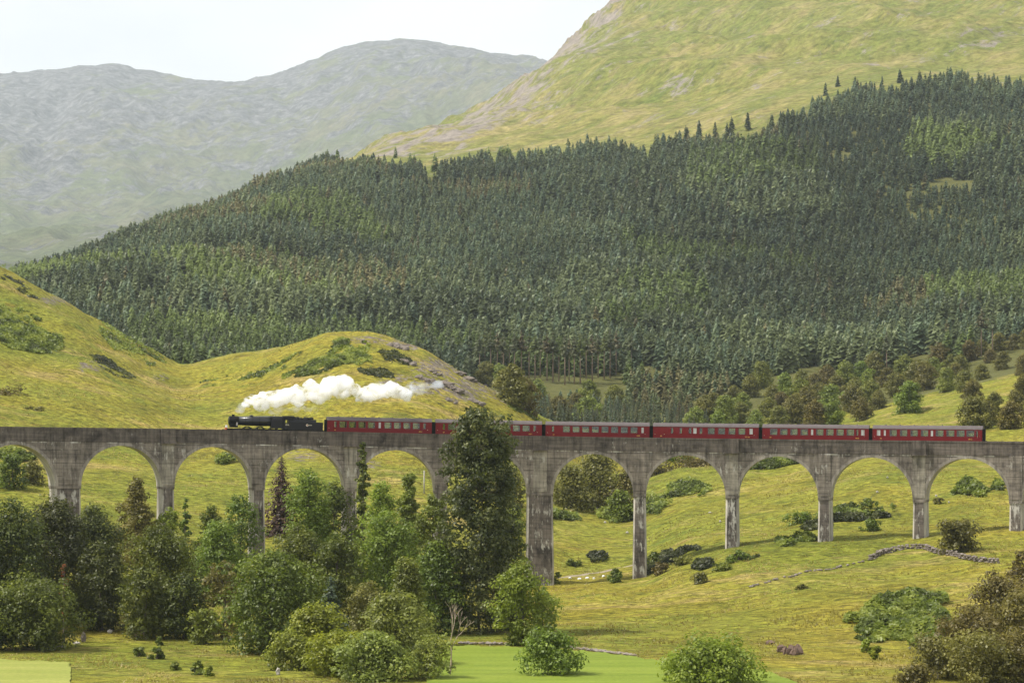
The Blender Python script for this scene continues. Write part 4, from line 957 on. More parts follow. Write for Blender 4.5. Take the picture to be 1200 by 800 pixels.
cover('bracken', [(800, 579, 34, 14, 0), (770, 594, 36, 13, 0), (735, 606, 36, 10, 0), (1148, 573, 34, 10, -.1), (1040, 728, 52, 26, -.35), (1065, 716, 50, 18, -.3), (1085, 738, 30, 22, 0), (640, 604, 14, 10, 0), (660, 606, 22, 5, 0),
      (935, 634, 26, 7, 0), (1005, 600, 46, 7, 0.05), (385, 425, 55, 12, -.25), (400, 408, 34, 12, -.5), (318, 433, 42, 5, 0), (252, 445, 18, 7, 0), (20, 385, 50, 26, .2), (150, 405, 34, 16, .45), (175, 416, 20, 9, .3),
      (610, 480, 26, 8, .4), (55, 395, 28, 12, .3), (560, 425, 20, 5, .3), (690, 590, 18, 6, 0), (265, 540, 14, 6, 0), (20, 535, 28, 7, 0), (495, 532, 10, 4, 0), (905, 545, 50, 5, 0)],
      LEAF['bracken'], 'banks of bright green bracken spread over the meadow and the knolls', 0.5, 1.0, 1.1, 3)
cover('heather', [(130, 430, 30, 8, .4), (20, 335, 28, 8, .5), (700, 655, 14, 5, 0), (785, 655, 36, 9, -.3), (860, 655, 30, 5, -.4), (470, 420, 30, 7, -.1), (445, 437, 26, 6, 0), (1000, 608, 44, 4, 0), (950, 617, 26, 5, -.3), (90, 345, 30, 7, .5), (830, 660, 20, 6, -.3)],
      LEAF['brackend'], 'dark heather and rushes in the hollows of the slopes', 0.45, 0.8, 0.7, 8)
rng = np.random.default_rng(21)
n = 60000
tpx = rng.uniform(-30, 1230, n); u = rng.uniform(0, 1, n); tY = 306 + 470 * u ** 1.25; tX = (tpx - 600) / F * tY
cl = fbm(tX / 7, tY / 12, 4, 8) + rng.normal(size=n) * .18
ok = (cl > -0.05) & ~in_lawn1(tX, tY + rng.normal(size=n) * 1.6) & ~in_lawn2(tX + rng.normal(size=n) * .7, tY + rng.normal(size=n) * 1.2); tX, tY, cl = tX[ok], tY[ok], cl[ok]
tZ = ground(tX, tY); n = len(tX); B = 5
bx = np.repeat(np.stack([tX, tY, tZ - .05], 1), B, 0); a = rng.uniform(0, 6.28, n * B); hh = rng.uniform(.14, .40, n * B) * np.repeat(.6 + np.clip(cl, 0, 1) * 1.3, B); sp_ = rng.uniform(.08, .45, n * B)
d = np.stack([np.cos(a), np.sin(a), a * 0], 1); wv = np.stack([-np.sin(a), np.cos(a), a * 0], 1) * rng.uniform(.05, .12, (n * B, 1))
tip = bx + d * sp_[:, None] + np.stack([a * 0, a * 0, hh], 1)
V = np.stack([bx - wv, bx + wv, tip], 1).reshape(-1, 3); T = np.arange(3 * n * B).reshape(-1, 3)
tone = np.clip(.5 + fbm(tX / 22, tY / 40, 4, 31) * 1.0 + rng.normal(size=n) * .15, 0, 1)
o = mobj('grass', npmesh('grass', V, None, T, mats=[LEAF['tussock']], attrs={'var': np.repeat(tone, B)}))
tag(o, 'rough yellowish tussock grass covering the meadow', 'grass', kind='stuff')

# ------------------------------------------------------------------ stones, stumps, walls
def stone_mesh(rng, mb, c, sx, sy, sz, m=0):
    """an angular, faceted stone"""
    n, rows = 7, 4; b = len(mb.v); th0 = rng.uniform(0, 6)
    for j in range(rows + 1):
        f = j / rows; r_ = math.sin(math.pi * (0.12 + 0.8 * f)) ; z = -math.cos(math.pi * (0.12 + 0.8 * f))
        for k in range(n):
            a = th0 + 2 * math.pi * k / n + rng.uniform(-.2, .2); q = r_ * rng.uniform(.66, 1.18)
            mb.v.append((c[0] + math.cos(a) * q * sx, c[1] + math.sin(a) * q * sy, c[2] + z * sz * rng.uniform(.7, 1.15)))
    for j in range(rows):
        for k in range(n): mb.f.append((b + j * n + k, b + j * n + (k + 1) % n, b + (j + 1) * n + (k + 1) % n, b + (j + 1) * n + k)); mb.m.append(m)
    mb.f.append(tuple(b + k for k in reversed(range(n)))); mb.m.append(m); mb.f.append(tuple(b + rows * n + k for k in range(n))); mb.m.append(m)
def boulder(px, y, w, h, mat, label, name='boulder', cat='boulder', group=None, seed=0):
    X, Y, z = at(px, y); s = Y / F; rr = random.Random(seed + int(px)); mb = MB()
    if name == 'rock_outcrop' or (name == 'boulder' and w > 15):
        for q in range(9):
            a, b_ = rr.uniform(-.5, .5), rr.uniform(-.35, .35); e = rr.uniform(.16, .34)
            stone_mesh(rr, mb, (a * w * s, b_ * w * s, gz(X + a * w * s, Y + b_ * w * s) - z - .1 + h * s * .12), w * s * e * rr.uniform(.7, 1.3), w * s * e, h * s * rr.uniform(.25, .5))
    else:
        stone_mesh(rr, mb, (0, 0, h * s * .42), w * s / 2, w * s / 2 * .8, h * s * .6)
    o = mb.build(name, mat); o.location = (X, Y, z - .05); tag(o, label, cat, group); return o
boulder(930, 767, 20, 23, M['stone_dark'], 'large dark reddish boulder on the meadow above the bright green bush', seed=3)
boulder(915, 764, 13, 10, M['stone_dark'], 'smaller dark boulder leaning against the large reddish one', seed=8)
boulder(902, 754, 14, 5, M['stone_dark'], 'flat dark rock left of the large reddish boulder')
boulder(98, 752, 7, 12, M['rock'], 'upright grey stone at the edge of the oak wood', name='standing_stone', cat='stone')
boulder(68, 758, 16, 6, M['stone_pale'], 'low pale rock below the dark oaks', cat='rock')
boulder(90, 754, 10, 3, M['stone_pale'], 'flat pale rock beside the upright grey stone', cat='rock')
boulder(129, 742, 7, 5, M['stone_pale'], 'small pale boulder in the clearing left of the stump')
boulder(326, 790, 6, 9, M['stone_pale'], 'pale upright stone in the shade at the foot of the low yellowish tree', name='standing_stone', cat='stone')
for k, (p, y, w_, h_) in enumerate(((668, 678, 4, 2), (679, 679, 5, 2.5), (688, 678, 6, 2.5), (696, 678, 4, 2), (707, 676, 4, 3))):
    boulder(p, y, w_, h_, M['white'], 'small white stone in the row on the grass beside the path', cat='stone', group='white stones beside the path')
for k, (p, y, w_, h_) in enumerate(((735, 625, 4, 3), (709, 613, 3, 2.5), (844, 612, 3, 3), (832, 601, 4, 2), (1028, 577, 4, 2), (1097, 582, 3, 3), (1112, 589, 3, 2), (1040, 560, 3, 2))):
    boulder(p, y, w_, h_, M['stone_pale'], 'little pale stone scattered on the slope behind the arches', cat='stone', group='pale stones on the slope')
OUT = 'rock outcrops on the knoll'
for k, (p, y, w_, h_, lab) in enumerate(((470, 408, 26, 8, 'grey rock ledge on the crest of the knoll'), (505, 410, 30, 8, 'broad grey rock ledge right of the knoll crest'), (478, 425, 20, 7, 'rock outcrop just below the crest of the knoll'),
   (500, 446, 18, 10, 'rock outcrop right behind the end of the steam plume'), (525, 452, 26, 9, 'wide rock outcrop right of the steam plume'), (545, 442, 20, 7, 'rock outcrop high on the right shoulder of the knoll'),
   (555, 470, 18, 8, 'low rock outcrop above the great poplar'), (528, 470, 12, 6, 'small rock outcrop left of the great poplar top'), (510, 437, 14, 5, 'pale small rock above the plume end'), (570, 452, 12, 5, 'small rock on the right slope of the knoll'))):
    boulder(p, y, w_, h_, M['rock'], lab, name='rock_outcrop', cat='rock', group=OUT, seed=k)
# dry stone wall, tumbled in places
rr = random.Random(9); mb = MB()
WP = [(880, 688), (930, 676), (985, 664), (1020, 656), (1045, 647), (1065, 643), (1082, 643), (1092, 647), (1110, 650), (1135, 656), (1170, 660)]
pts = [at(*p) for p in WP]
for (a, b), (pa, pb) in zip(zip(pts, pts[1:]), zip(WP, WP[1:])):
    A, B_ = Vector(a), Vector(b); L = (B_ - A).length; nst = int(L / .42)
    for k in range(nst):
        q = A.lerp(B_, k / nst); full = 1.0 if pa[0] >= 1020 else 0.35
        for lay in range(3 if full == 1 else 1):
            if rr.random() > (0.88 if full == 1 else .6): continue
            x, y = q.x + rr.uniform(-.25, .25), q.y + rr.uniform(-.3, .3)
            stone_mesh(rr, mb, (x, y, gz(x, y) + .12 + lay * .3), rr.uniform(.22, .42), rr.uniform(.2, .36), rr.uniform(.14, .24), rr.choice((0, 0, 1)))
tag(mb.build('stone_wall', [M['rock'], M['wallstone']]), 'tumbled dry stone wall crossing the meadow below the right piers', 'wall')
# low stone kerb along the far edge of the mown field
mb = MB(); KP = [(540, 754), (575, 755), (628, 756), (690, 762), (745, 769)]
pts = [at(*p) for p in KP]
for a, b in zip(pts, pts[1:]):
    A, B_ = Vector(a), Vector(b); nst = int((B_ - A).length / .5)
    for k in range(nst):
        q = A.lerp(B_, k / nst); stone_mesh(rr, mb, (q.x + rr.uniform(-.1, .1), q.y + rr.uniform(-.3, .3), gz(q.x, q.y) + .15), .42, .3, rr.uniform(.15, .28), rr.choice((0, 1, 1)))
tag(mb.build('stone_edging', [M['gravel'], M['wallstone']]), 'low pale stone edging along the far side of the mown field', 'wall')
# uprooted stump and cut logs in the clearing
def stump(px, y, wpx, hpx, label, seed):
    X, Y, z = at(px, y); s = Y / F; rr = random.Random(seed); W, H = wpx * s, hpx * s; r_ = empty('tree_stump', (X, Y, z)); tag(r_, label, 'stump')
    mb = MB(); mb.tube([(0, 0, -.1), (0.02 * W, 0, H * .5), (0.06 * W, .05, H)], [W * .30, W * .2, W * .15], 9); mb.build('bole', M['deadwood'], r_)
    for k in range(6):
        a = k * 1.05 + rr.uniform(-.3, .3); L = W * rr.uniform(.35, .55)
        m2 = MB(); m2.tube([(0, 0, H * rr.uniform(.35, .7)), (math.cos(a) * L * .6, math.sin(a) * L * .6, H * .35), (math.cos(a) * L, math.sin(a) * L, -.05)], [W * .10, W * .07, W * .025], 6); m2.build('root', M['deadwood'], r_)
    return r_
stump(164, 748, 24, 14, 'pale bleached stump with splayed roots in the clearing', 4)
stump(90, 715, 13, 16, 'uprooted pale stump showing at the right edge of the dark oaks', 6)
# wooden pole behind the fifth arch
X, Y, z = at(497, 578); p = empty('utility_pole', (X, Y, z)); tag(p, 'slim pale pole standing behind the fifth arch', 'pole')
hp = zpx(Y, 551) - z; MB().tube([(0, 0, -.5), (0, 0, hp)], [.16, .11], 8).build('post', M['stone_pale'], p, True); MB().box(-.5, .5, -.05, .05, hp - .5, hp - .38).build('crossarm', M['bark'], p)

# ------------------------------------------------------------------ the train
def text_mesh(txt, size, mat, depth=0.012):
    cu = bpy.data.curves.new('lettering', 'FONT'); cu.body = txt; cu.size = size; cu.extrude = depth; cu.align_x = 'CENTER'; cu.align_y = 'CENTER'
    o = bpy.data.objects.new('lettering', cu); COL.objects.link(o); bpy.context.view_layer.update()
    me = bpy.data.meshes.new_from_object(o.evaluated_get(bpy.context.evaluated_depsgraph_get())); bpy.data.objects.remove(o); me.materials.clear(); me.materials.append(mat); return me
def on_track(o, s):
    p = VP(s); o.location = (p.x, p.y, deck(s) - RAIL); o.rotation_euler = (0, -math.atan2(deck(s + 8) - deck(s - 8), 16), tang(s))
def wheel_mb(r_, w_=0.13, spokes=0):
    mb = MB(); n = 24; prof = [(-w_ / 2, r_ * .86), (-w_ / 2, r_), (w_ / 2, r_), (w_ / 2, r_ * .86)]
    rings = []
    for k in range(n):
        a = 2 * math.pi * k / n; b = len(mb.v); rings.append(b)
        for y, q in prof: mb.v.append((math.cos(a) * q, y, math.sin(a) * q))
    for k in range(n):
        a, b = rings[k], rings[(k + 1) % n]
        for j in range(4): mb.f.append((a + j, b + j, b + (j + 1) % 4, a + (j + 1) % 4)); mb.m.append(0)
    mb.tube([(0, -w_ * .7, 0), (0, w_ * .7, 0)], r_ * .2, 10)
    if spokes:
        for k in range(spokes):
            a = 2 * math.pi * k / spokes; mb.tube([(math.cos(a) * r_ * .15, 0, math.sin(a) * r_ * .15), (math.cos(a) * r_ * .9, 0, math.sin(a) * r_ * .9)], .035, 5)
    else: mb.tube([(0, -.02, 0), (0, .02, 0)], r_ * .9, 20)
    return mb
def carriage(layout, doors_at, txt):
    """steel-sided main line coach. layout: list of (centre, width, kind) of windows along the side."""
    L, hw = 19.35, 1.385; root = empty('railway_carriage')
    zb, wz0, wz1, zc = 1.02, 1.95, 2.98, 3.16
    # body: side walls with real window openings, ends, floor
    mb = MB(); holes = sorted([(c - w_ / 2, c + w_ / 2, k) for c, w_, k in layout])
    for sd_ in (-1, 1):
        y0, y1 = sorted((sd_ * hw, sd_ * (hw - .07)))
        mb.box(-L / 2, L / 2, y0, y1, zb, wz0); mb.box(-L / 2, L / 2, y0, y1, wz1, zc)
        x = -L / 2
        for a, b, k in holes: mb.box(x, a, y0, y1, wz0, wz1); x = b
        mb.box(x, L / 2, y0, y1, wz0, wz1)
    for e in (-1, 1):
        x0, x1 = sorted((e * L / 2, e * (L / 2 - .07))); mb.box(x0, x1, -hw + .07, hw - .07, zb, zc)
    mb.box(-L / 2 + .07, L / 2 - .07, -hw + .07, hw - .07, zb, zb + .1)
    mb.box(-L / 2, L / 2, -hw - .015, -hw, 1.72, 1.76); mb.box(-L / 2, L / 2, hw, hw + .015, 1.72, 1.76)
    mb.build('body', M['maroon'], root)
    prof = [(hw + .03, zc), (hw + .03, zc + .06), (1.25, zc + .26), (1.0, zc + .45), (.65, zc + .60), (.3, zc + .68), (0, zc + .70), (-.3, zc + .68), (-.65, zc + .60), (-1.0, zc + .45), (-1.25, zc + .26), (-hw - .03, zc + .06), (-hw - .03, zc)]
    ro = MB().prism(prof, -L / 2 - .04, L / 2 + .04).build('roof', M['roofgrey'], root)
    for x in np.linspace(-7.5, 7.5, 7):
        MB().tube([(x, .25, zc + .66), (x, .25, zc + .82)], [.16, .12], 8).build('ventilator', M['roofgrey'], ro)
    for sd_ in (-1, 1):
        for a, b, k in holes:
            y = sd_ * (hw - .035)
            w_ = MB(); yo0, yo1 = sorted((sd_ * (hw + .012), sd_ * (hw - .0))); f = .05
            for bx in ((a - f, b + f, wz1, wz1 + f), (a - f, b + f, wz0 - f, wz0), (a - f, a, wz0, wz1), (b, b + f, wz0, wz1)): w_.box(bx[0], bx[1], yo0, yo1, bx[2], bx[3])
            if k == 'big': w_.box(a, b, yo0, yo1, wz1 - .30, wz1 - .26)
            wo = w_.build('window', M['maroon'] if k != 'big' else M['roofgrey'], root)
            MB().box(a, b, y - .006, y + .006, wz0, wz1).build('pane', M['frost'] if k == 'frost' else M['glass'], wo)
        for dx in doors_at:
            d_ = MB(); yo0, yo1 = sorted((sd_ * (hw + .02), sd_ * hw)); d_.box(dx - .38, dx - .35, yo0, yo1, zb + .05, wz1 + .08); d_.box(dx + .35, dx + .38, yo0, yo1, zb + .05, wz1 + .08); d_.box(dx - .38, dx + .38, yo0, yo1, zb, zb + .05)
            do = d_.build('door', M['maroon'], root); MB().tube([(dx - .28, sd_ * (hw + .03), 1.78), (dx - .18, sd_ * (hw + .03), 1.78)], .03, 6).build('handle', M['cream'], do)
    # seats, tables and lamps seen through the glass
    se = MB(); it = MB()
    for c, w_, k in layout:
        if k != 'big': continue
        for sd_ in (-.75, .75):
            for e in (-1, 1): se.box(c + e * .62 - .09, c + e * .62 + .09, sd_ - .52, sd_ + .52, 1.12, 2.28); se.box(c + min(e * .62, e * .15), c + max(e * .62, e * .15), sd_ - .5, sd_ + .5, 1.5, 1.6)
            it.box(c - .25, c + .25, sd_ - .4, sd_ + .4, 1.83, 1.87); it.box(c + .53, c + .71, sd_ - .3, sd_ + .3, 2.281, 2.36)
    se.build('seats', M['seat'], root); it.build('tables', M['white'], root)
    for e in (-1, 1):
        x0, x1 = sorted((e * L / 2 + e * .002, e * (L / 2 + .42))); MB().box(x0, x1, -.62, .62, 1.05, 3.30).build('gangway', M['blackmatt'], root)
        MB().box(min(e * (L / 2 + .002), e * (L / 2 + .06)), max(e * (L / 2 + .002), e * (L / 2 + .06)), -hw + .02, hw - .02, zb, zc + .1).build('end_panel', M['blackmatt'], root)
        bg = MB(); cx = e * 6.6; bg.box(cx - 1.5, cx + 1.5, -1.05, -.93, .35, .75); bg.box(cx - 1.5, cx + 1.5, .93, 1.05, .35, .75); bg.box(cx - .25, cx + .25, -.93, .93, .45, .8); bo = bg.build('bogie', M['blackmatt'], root)
        for ax in (-1.3, 1.3):
            for yy in (-.75, .75):
                wo = wheel_mb(.457).build('wheel', M['blackmatt'], bo); wo.location = (cx + ax, yy, .457)
        for yy in (-.87, .87): MB().tube([(e * L / 2, yy, 1.04), (e * (L / 2 + .5), yy, 1.04), (e * (L / 2 + .5), yy, 1.04), (e * (L / 2 + .56), yy, 1.04)], [.09, .09, .22, .22], 10).build('buffer', M['blackmatt'], root)
    un = MB(); un.box(-L / 2 + .1, L / 2 - .1, -1.1, 1.1, .82, 1.015); un.box(-2.2, 2.2, -1.0, -.5, .4, .82); un.box(-1.5, 1.8, .5, 1.0, .4, .82); un.build('underframe', M['blackmatt'], root)
    for sd_ in (-1, 1):
        for tx, x in ((txt, 7.6), (txt[:2] if len(txt) > 3 else '1', -8.2)):
            lo = mobj('number', text_mesh(tx, .34, M['yellow']), root); lo.location = (x * (1 if sd_ < 0 else -1), sd_ * (hw + .02), 1.42); lo.rotation_euler = (math.pi / 2, 0, 0 if sd_ < 0 else math.pi)
    return root
TSO = ([(c, 1.22, 'big') for c in (-6.75, -5.0, -3.25, -1.5)] + [(0.02, .42, 'frost')] + [(c, 1.22, 'big') for c in (1.54, 3.29, 5.04, 6.79)] + [(-8.15, .42, 'small'), (8.35, .42, 'small')])
FO = ([(c, 1.2, 'big') for c in (-5.8, -4.0, -2.2, -.4, 1.4, 3.2, 5.0, 6.8)] + [(-8.3, .42, 'small'), (8.4, .42, 'frost')])
BUF = ([(c, 1.15, 'big') for c in (1.0, 2.9, 4.8, 6.6)] + [(-6.2, .42, 'small'), (-2.9, .5, 'small'), (-2.0, .62, 'frost'), (-.9, .5, 'small'), (-4.6, .42, 'small'), (8.3, .6, 'frost')])
OPEN = ([(c, 1.25, 'big') for c in (-7.6, -5.75, -3.9, -2.05)] + [(-.6, .42, 'frost')] + [(c, 1.25, 'big') for c in (.8, 2.65, 4.5, 6.35)] + [(7.6, .36, 'small'), (8.6, .62, 'frost')])
LAST = ([(-8.6, .62, 'frost'), (-7.5, .36, 'frost')] + [(c, 1.2, 'big') for c in (-6.0, -4.15, -2.3, -.45)] + [(.85, .42, 'frost')] + [(c, 1.3, 'big') for c in (2.2, 4.1, 5.9, 7.6)] + [(8.75, .36, 'small')])
ENDS = [(381, 508), (508, 637), (637, 763), (763, 891), (891, 1020), (1020, 1153)]
CL = ['maroon carriage coupled directly behind the black tender', 'maroon carriage partly hidden by the great poplar', 'maroon carriage crossing just right of the wide central pier',
      'maroon carriage with few windows at its left end, fourth behind the tender', 'maroon carriage second from the rear of the train', 'last maroon carriage with a dark end, at the right of the train']
train_g = 'carriages of the steam train'
for k, ((a, b), lay, num) in enumerate(zip(ENDS, (TSO, TSO, FO, BUF, OPEN, LAST), ('4951', '4905', '1859', '99128', '4940', '4912'))):
    if k == 1:
        c = copy_tree(first)
    else:
        c = carriage(lay, (-9.1, 9.1) if k != 3 else (-9.1, -7.4, 9.1), num)
    if k == 0: first = c
    # at the photo's scale the coach lies between its two pixel ends on the track centre line
    pxc = 600 + F * np.array([VP(s, -1.38).x / VP(s, -1.38).y for s in _ss])
    s0, s1 = np.interp(a, pxc, _ss), np.interp(b, pxc, _ss)
    on_track(c, (s0 + s1) / 2); c.scale.x = (s1 - s0) / 20.15
    tag(c, CL[k], 'carriage', train_g)

# locomotive: chimney towards -x (the left)
lo = empty('steam_locomotive')
tag(lo, 'black steam locomotive with a long boiler, heading left across the viaduct', 'locomotive')
def ring_prof(r_, zc_, n=20): return [(r_ * math.cos(2 * math.pi * k / n), zc_ + r_ * math.sin(2 * math.pi * k / n)) for k in range(n)]
b = MB(); b.tube([(-4.35, 0, 2.78), (-.6, 0, 2.78), (1.55, 0, 2.80)], [.80, .90, .92], 24); bo = b.build('boiler', M['boiler'], lo, True)
for x in (-3.2, -1.9, -.6): MB().tube([(x, 0, 2.78), (x + .07, 0, 2.78)], .80 + .1 * (x + 4.35) / 3.75 + .012, 24, cap=True).build('boiler_band', M['black'], bo)
s_ = MB(); s_.tube([(-6.05, 0, 2.78), (-4.353, 0, 2.78)], .83, 24); s_.box(-5.9, -4.5, -.7, .7, 1.6, 2.2); so = s_.build('smokebox', M['blackmatt'], lo)
MB().tube([(-6.20, 0, 2.78), (-6.15, 0, 2.78), (-6.052, 0, 2.78)], [.40, .62, .70], 24).build('smokebox_door', M['black'], so)
MB().tube([(-5.3, 0, 3.56), (-5.3, 0, 3.7), (-5.3, 0, 3.86), (-5.3, 0, 3.93)], [.34, .24, .24, .30], 16).build('chimney', M['blackmatt'], so, True)
MB().tube([(-2.0, 0, 3.55), (-2.0, 0, 3.72), (-2.0, 0, 3.84), (-2.0, 0, 3.88)], [.42, .38, .24, .06], 16).build('dome', M['boiler'], lo, True)
fb = MB(); fp = [(-.95, 1.5), (-.95, 2.9), (-.85, 3.35), (-.55, 3.66), (0, 3.74), (.55, 3.66), (.85, 3.35), (.95, 2.9), (.95, 1.5)]; fb.prism(fp, 1.552, 3.75); fb.build('firebox', M['black'], lo)
for y in (-.2, .2): MB().tube([(2.2, y, 3.70), (2.2, y, 3.92)], .06, 8).build('safety_valve', M['cream'], lo)
cb = MB()
for sd_ in (-1, 1):
    y0, y1 = sorted((sd_ * 1.27, sd_ * 1.22)); cb.box(3.752, 5.5, y0, y1, 1.45, 2.55); cb.box(3.752, 4.1, y0, y1, 2.55, 3.30); cb.box(4.75, 4.95, y0, y1, 2.55, 3.30); cb.box(3.752, 5.5, y0, y1, 3.10, 3.302)
cb.box(3.752, 3.80, -1.22, 1.22, 2.0, 3.30); cb.box(3.8, 5.6, -1.22, 1.22, 1.40, 1.48); co = cb.build('cab', M['black'], lo)
MB().prism([(1.32, 3.30), (1.2, 3.55), (.8, 3.74), (.4, 3.82), (0, 3.84), (-.4, 3.82), (-.8, 3.74), (-1.2, 3.55), (-1.32, 3.30)], 3.76, 5.85).build('cab_roof', M['blackmatt'], co)
for sd_ in (-1, 1):
    t_ = mobj('number', text_mesh('45407', .42, M['cream']), co); t_.location = (4.6, sd_ * 1.285, 2.2); t_.rotation_euler = (math.pi / 2, 0, 0 if sd_ < 0 else math.pi)
    MB().box(-6.3, 3.75, sd_ * 1.25 - .12, sd_ * 1.25 + .12, 1.52, 1.58).box(-6.3, 3.75, min(sd_ * .85, sd_ * 1.129), max(sd_ * .85, sd_ * 1.129), 1.52, 1.56).build('running_plate', M['black'], lo)
    MB().tube([(-5.45, sd_ * 1.02, .98), (-4.25, sd_ * 1.02, .98)], .42, 16).build('cylinder', M['blackmatt'], lo)
    MB().box(-4.25, .1, sd_ * 1.13 - .04, sd_ * 1.13 + .04, .74, .86).build('connecting_rod', M['steel'], lo)
    for x in (-2.75, -.35, 2.05):
        wo = wheel_mb(.915, .14, 16).build('driving_wheel', M['black'], lo); wo.location = (x, sd_ * .76, .915)
    for x in (-5.75, -3.95):
        wo = wheel_mb(.5, .13, 10).build('bogie_wheel', M['black'], lo); wo.location = (x, sd_ * .76, .5)
    MB().tube([(-6.62, sd_ * .87, 1.05), (-7.02, sd_ * .87, 1.05), (-7.021, sd_ * .87, 1.05), (-7.1, sd_ * .87, 1.05)], [.1, .1, .23, .23], 12).build('buffer', M['blackmatt'], lo)
    MB().box(-4.9, -4.6, sd_ * 1.13 - .01, sd_ * 1.13 + .01, 1.9, 2.5).build('steam_pipe_cover', M['stone_pale'], lo)
MB().box(-6.6, 5.5, -.6, .6, .75, 1.40).build('frame', M['blackmatt'], lo)
MB().box(-6.66, -6.58, -1.2, 1.2, .85, 1.5).build('buffer_beam', M['red'], lo)
MB().tube([(-6.5, -.75, 1.55), (-6.5, -.75, 1.95)], .13, 10).build('headlamp', M['white'], lo)
MB().tube([(-6.5, .75, 1.55), (-6.5, .75, 1.95)], .13, 10).build('headlamp', M['white'], lo)
te = empty('tender'); tag(te, 'black coal tender with a small round crest, behind the locomotive cab', 'tender')
tb = MB(); tp = [(-1.25, 1.35), (-1.28, 2.75), (-1.1, 3.2), (-1.0, 3.22), (1.0, 3.22), (1.1, 3.2), (1.28, 2.75), (1.25, 1.35)]; tb.prism(tp, -3.1, 2.0)
tb.prism([(-1.25, 1.35), (-1.28, 2.75), (1.28, 2.75), (1.25, 1.35)], 2.002, 3.25); tb.build('tank', M['black'], te)
MB().box(-3.2, 3.3, -1.2, 1.2, 1.02, 1.345).build('frame', M['blackmatt'], te)
cm = MB(); rr = random.Random(4)
for k in range(90): stone_mesh(rr, cm, (rr.uniform(-2.6, 1.5), rr.uniform(-.8, .8), 3.25 + rr.uniform(0, .32) * (1 - abs(rr.uniform(-1, 1)) * .5)), .24, .22, .17)
cm.build('coal', M['coal'], te)
for sd_ in (-1, 1):
    cr_ = MB().tube([(0.35, sd_ * 1.275, 2.2), (0.35, sd_ * 1.30, 2.2)], .22, 16).build('crest', M['cream'], te); MB().tube([(0.35, sd_ * 1.301, 2.2), (0.35, sd_ * 1.31, 2.2)], .12, 10).build('crest_centre', M['red'], cr_)
    MB().box(.62, 1.2, sd_ * 1.29 - .01, sd_ * 1.29 + .01, 2.16, 2.24).build('crest_scroll', M['cream'], te)
    for x in (-2.3, 0, 2.3):
        wo = wheel_mb(.64, .13, 12).build('wheel', M['black'], te); wo.location = (x, sd_ * .76, .64)
    MB().tube([(3.3, sd_ * .87, 1.05), (3.62, sd_ * .87, 1.05), (3.621, sd_ * .87, 1.05), (3.7, sd_ * .87, 1.05)], [.1, .1, .23, .23], 12).build('buffer', M['blackmatt'], te)
pxc = 600 + F * np.array([VP(s, -1.25).x / VP(s, -1.25).y for s in _ss]); sp_of = lambda p: float(np.interp(p, pxc, _ss))
on_track(lo, sp_of(308)); on_track(te, sp_of(357.5))

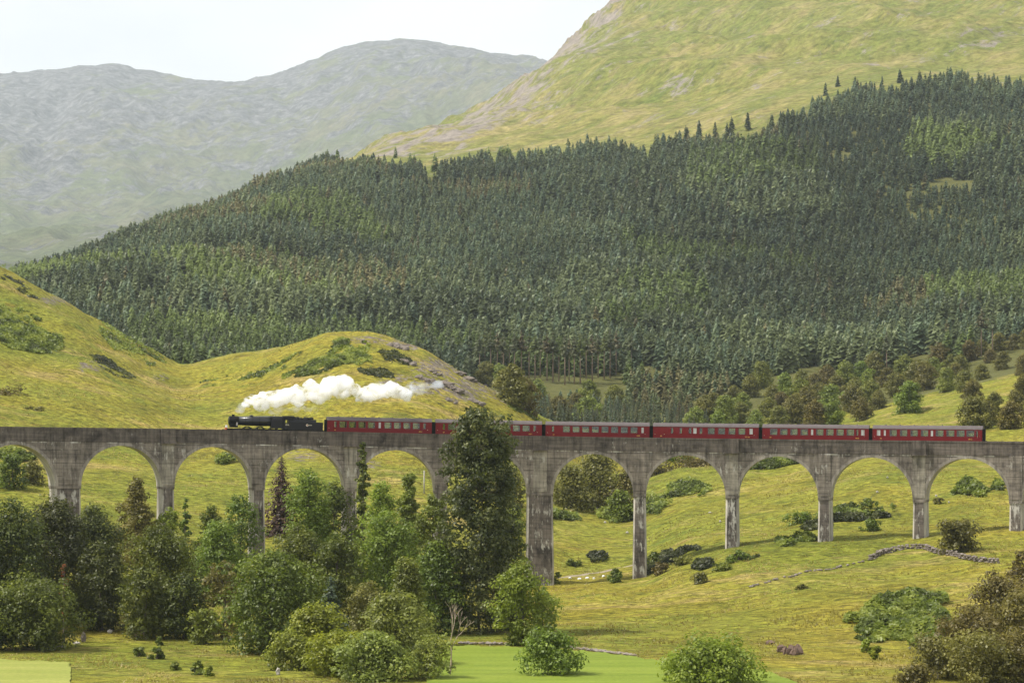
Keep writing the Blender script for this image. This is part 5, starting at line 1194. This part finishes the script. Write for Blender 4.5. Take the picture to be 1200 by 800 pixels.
# ------------------------------------------------------------------ steam
def steam(name, puffs, label, dens, col, seed, vox=0.38):
    rng = np.random.default_rng(seed); mb = MB(); ico = None
    import bmesh
    bm = bmesh.new()
    for (p, y, rpx) in puffs:
        s = sp_of(p); c = VP(s); Y = c.y
        for k in range(5):
            o = rng.normal(size=3) * rpx * .42; r_ = rpx * rng.uniform(.5, 1.02) * Y / F
            m = Matrix.Translation(((p - 600 + o[0]) / F * Y, Y + o[1] * .9 * Y / F, zpx(Y, y + o[2] * .7)))
            bmesh.ops.create_icosphere(bm, subdivisions=2, radius=r_, matrix=m)
    me = bpy.data.meshes.new(name); bm.to_mesh(me); bm.free(); ob = mobj(name, me)
    rm = ob.modifiers.new('remesh', 'REMESH'); rm.mode = 'VOXEL'; rm.voxel_size = vox
    for sc_, st in ((2.6, 1.5), (1.0, .6), (.4, .25)):
        tx = bpy.data.textures.new('billow', 'CLOUDS'); tx.noise_scale = sc_; tx.noise_depth = 2
        dm = ob.modifiers.new('billow', 'DISPLACE'); dm.texture = tx; dm.texture_coords = 'GLOBAL'; dm.strength = st; dm.mid_level = .55
    m, nt, o = newmat(name + '_volume'); g = NG(nt)
    nz_ = g.noise(g.coord((.8, 1, 1)), .50, 9, .72, 1.0)
    d = g.math('MULTIPLY', g.ramp(nz_, [(.44, 0.0), (.60, 1.0)]), dens)
    pv = g.n('ShaderNodeVolumePrincipled'); pv.inputs['Color'].default_value = (*col, 1); g.l(d, pv.inputs['Density']); pv.inputs['Anisotropy'].default_value = 0.0
    g.l(pv.outputs[0], o.inputs['Volume']); me.materials.append(m)
    tag(ob, label, 'steam', kind='stuff'); return ob
steam('steam', [(288, 473, 5), (295, 470, 7), (303, 469, 9), (312, 468, 9), (322, 469, 9), (332, 467, 10), (341, 463, 11), (350, 461, 11), (359, 461, 10), (368, 462, 9), (377, 459, 11), (386, 456, 11), (394, 455, 10), (402, 451, 9), (404, 460, 10), (411, 457, 11), (419, 466, 8), (427, 461, 10), (436, 458, 10), (446, 457, 10), (455, 456, 10), (463, 458, 9), (471, 460, 8)],
      'white cloud of steam trailing above the locomotive and first carriage', 2.6, (1, 1, 1), 5, 0.30)
steam('thin_steam', [(478, 459, 8), (485, 458, 8), (492, 456, 8), (500, 454, 7), (508, 453, 6), (517, 451, 4), (284, 475, 5), (279, 481, 4)], 'thin bluish wisp of smoke at the end of the steam plume', .55, (.85, .9, 1), 6, 0.3)
steam('low_steam', [(318, 482, 4), (327, 481, 5), (337, 480, 5), (347, 480, 5), (357, 479, 5), (366, 480, 4)], 'low cream wisp of steam above the cab and tender', .9, (1, .97, .90), 9)

# ------------------------------------------------------------------ haze
hb = MB().box(-6200, 7200, -60, 22500, -14, 3000).build('haze', [])
m, nt, o = newmat('haze_air'); g = NG(nt); pv = g.n('ShaderNodeVolumePrincipled')
pv.inputs['Color'].default_value = (.82, .91, 1, 1); pv.inputs['Density'].default_value = 3.4e-5; pv.inputs['Anisotropy'].default_value = 0.2
nt.links.new(pv.outputs[0], o.inputs['Volume']); hb.data.materials.append(m)
tag(hb, 'pale blue haze filling the valley', 'haze', kind='stuff')
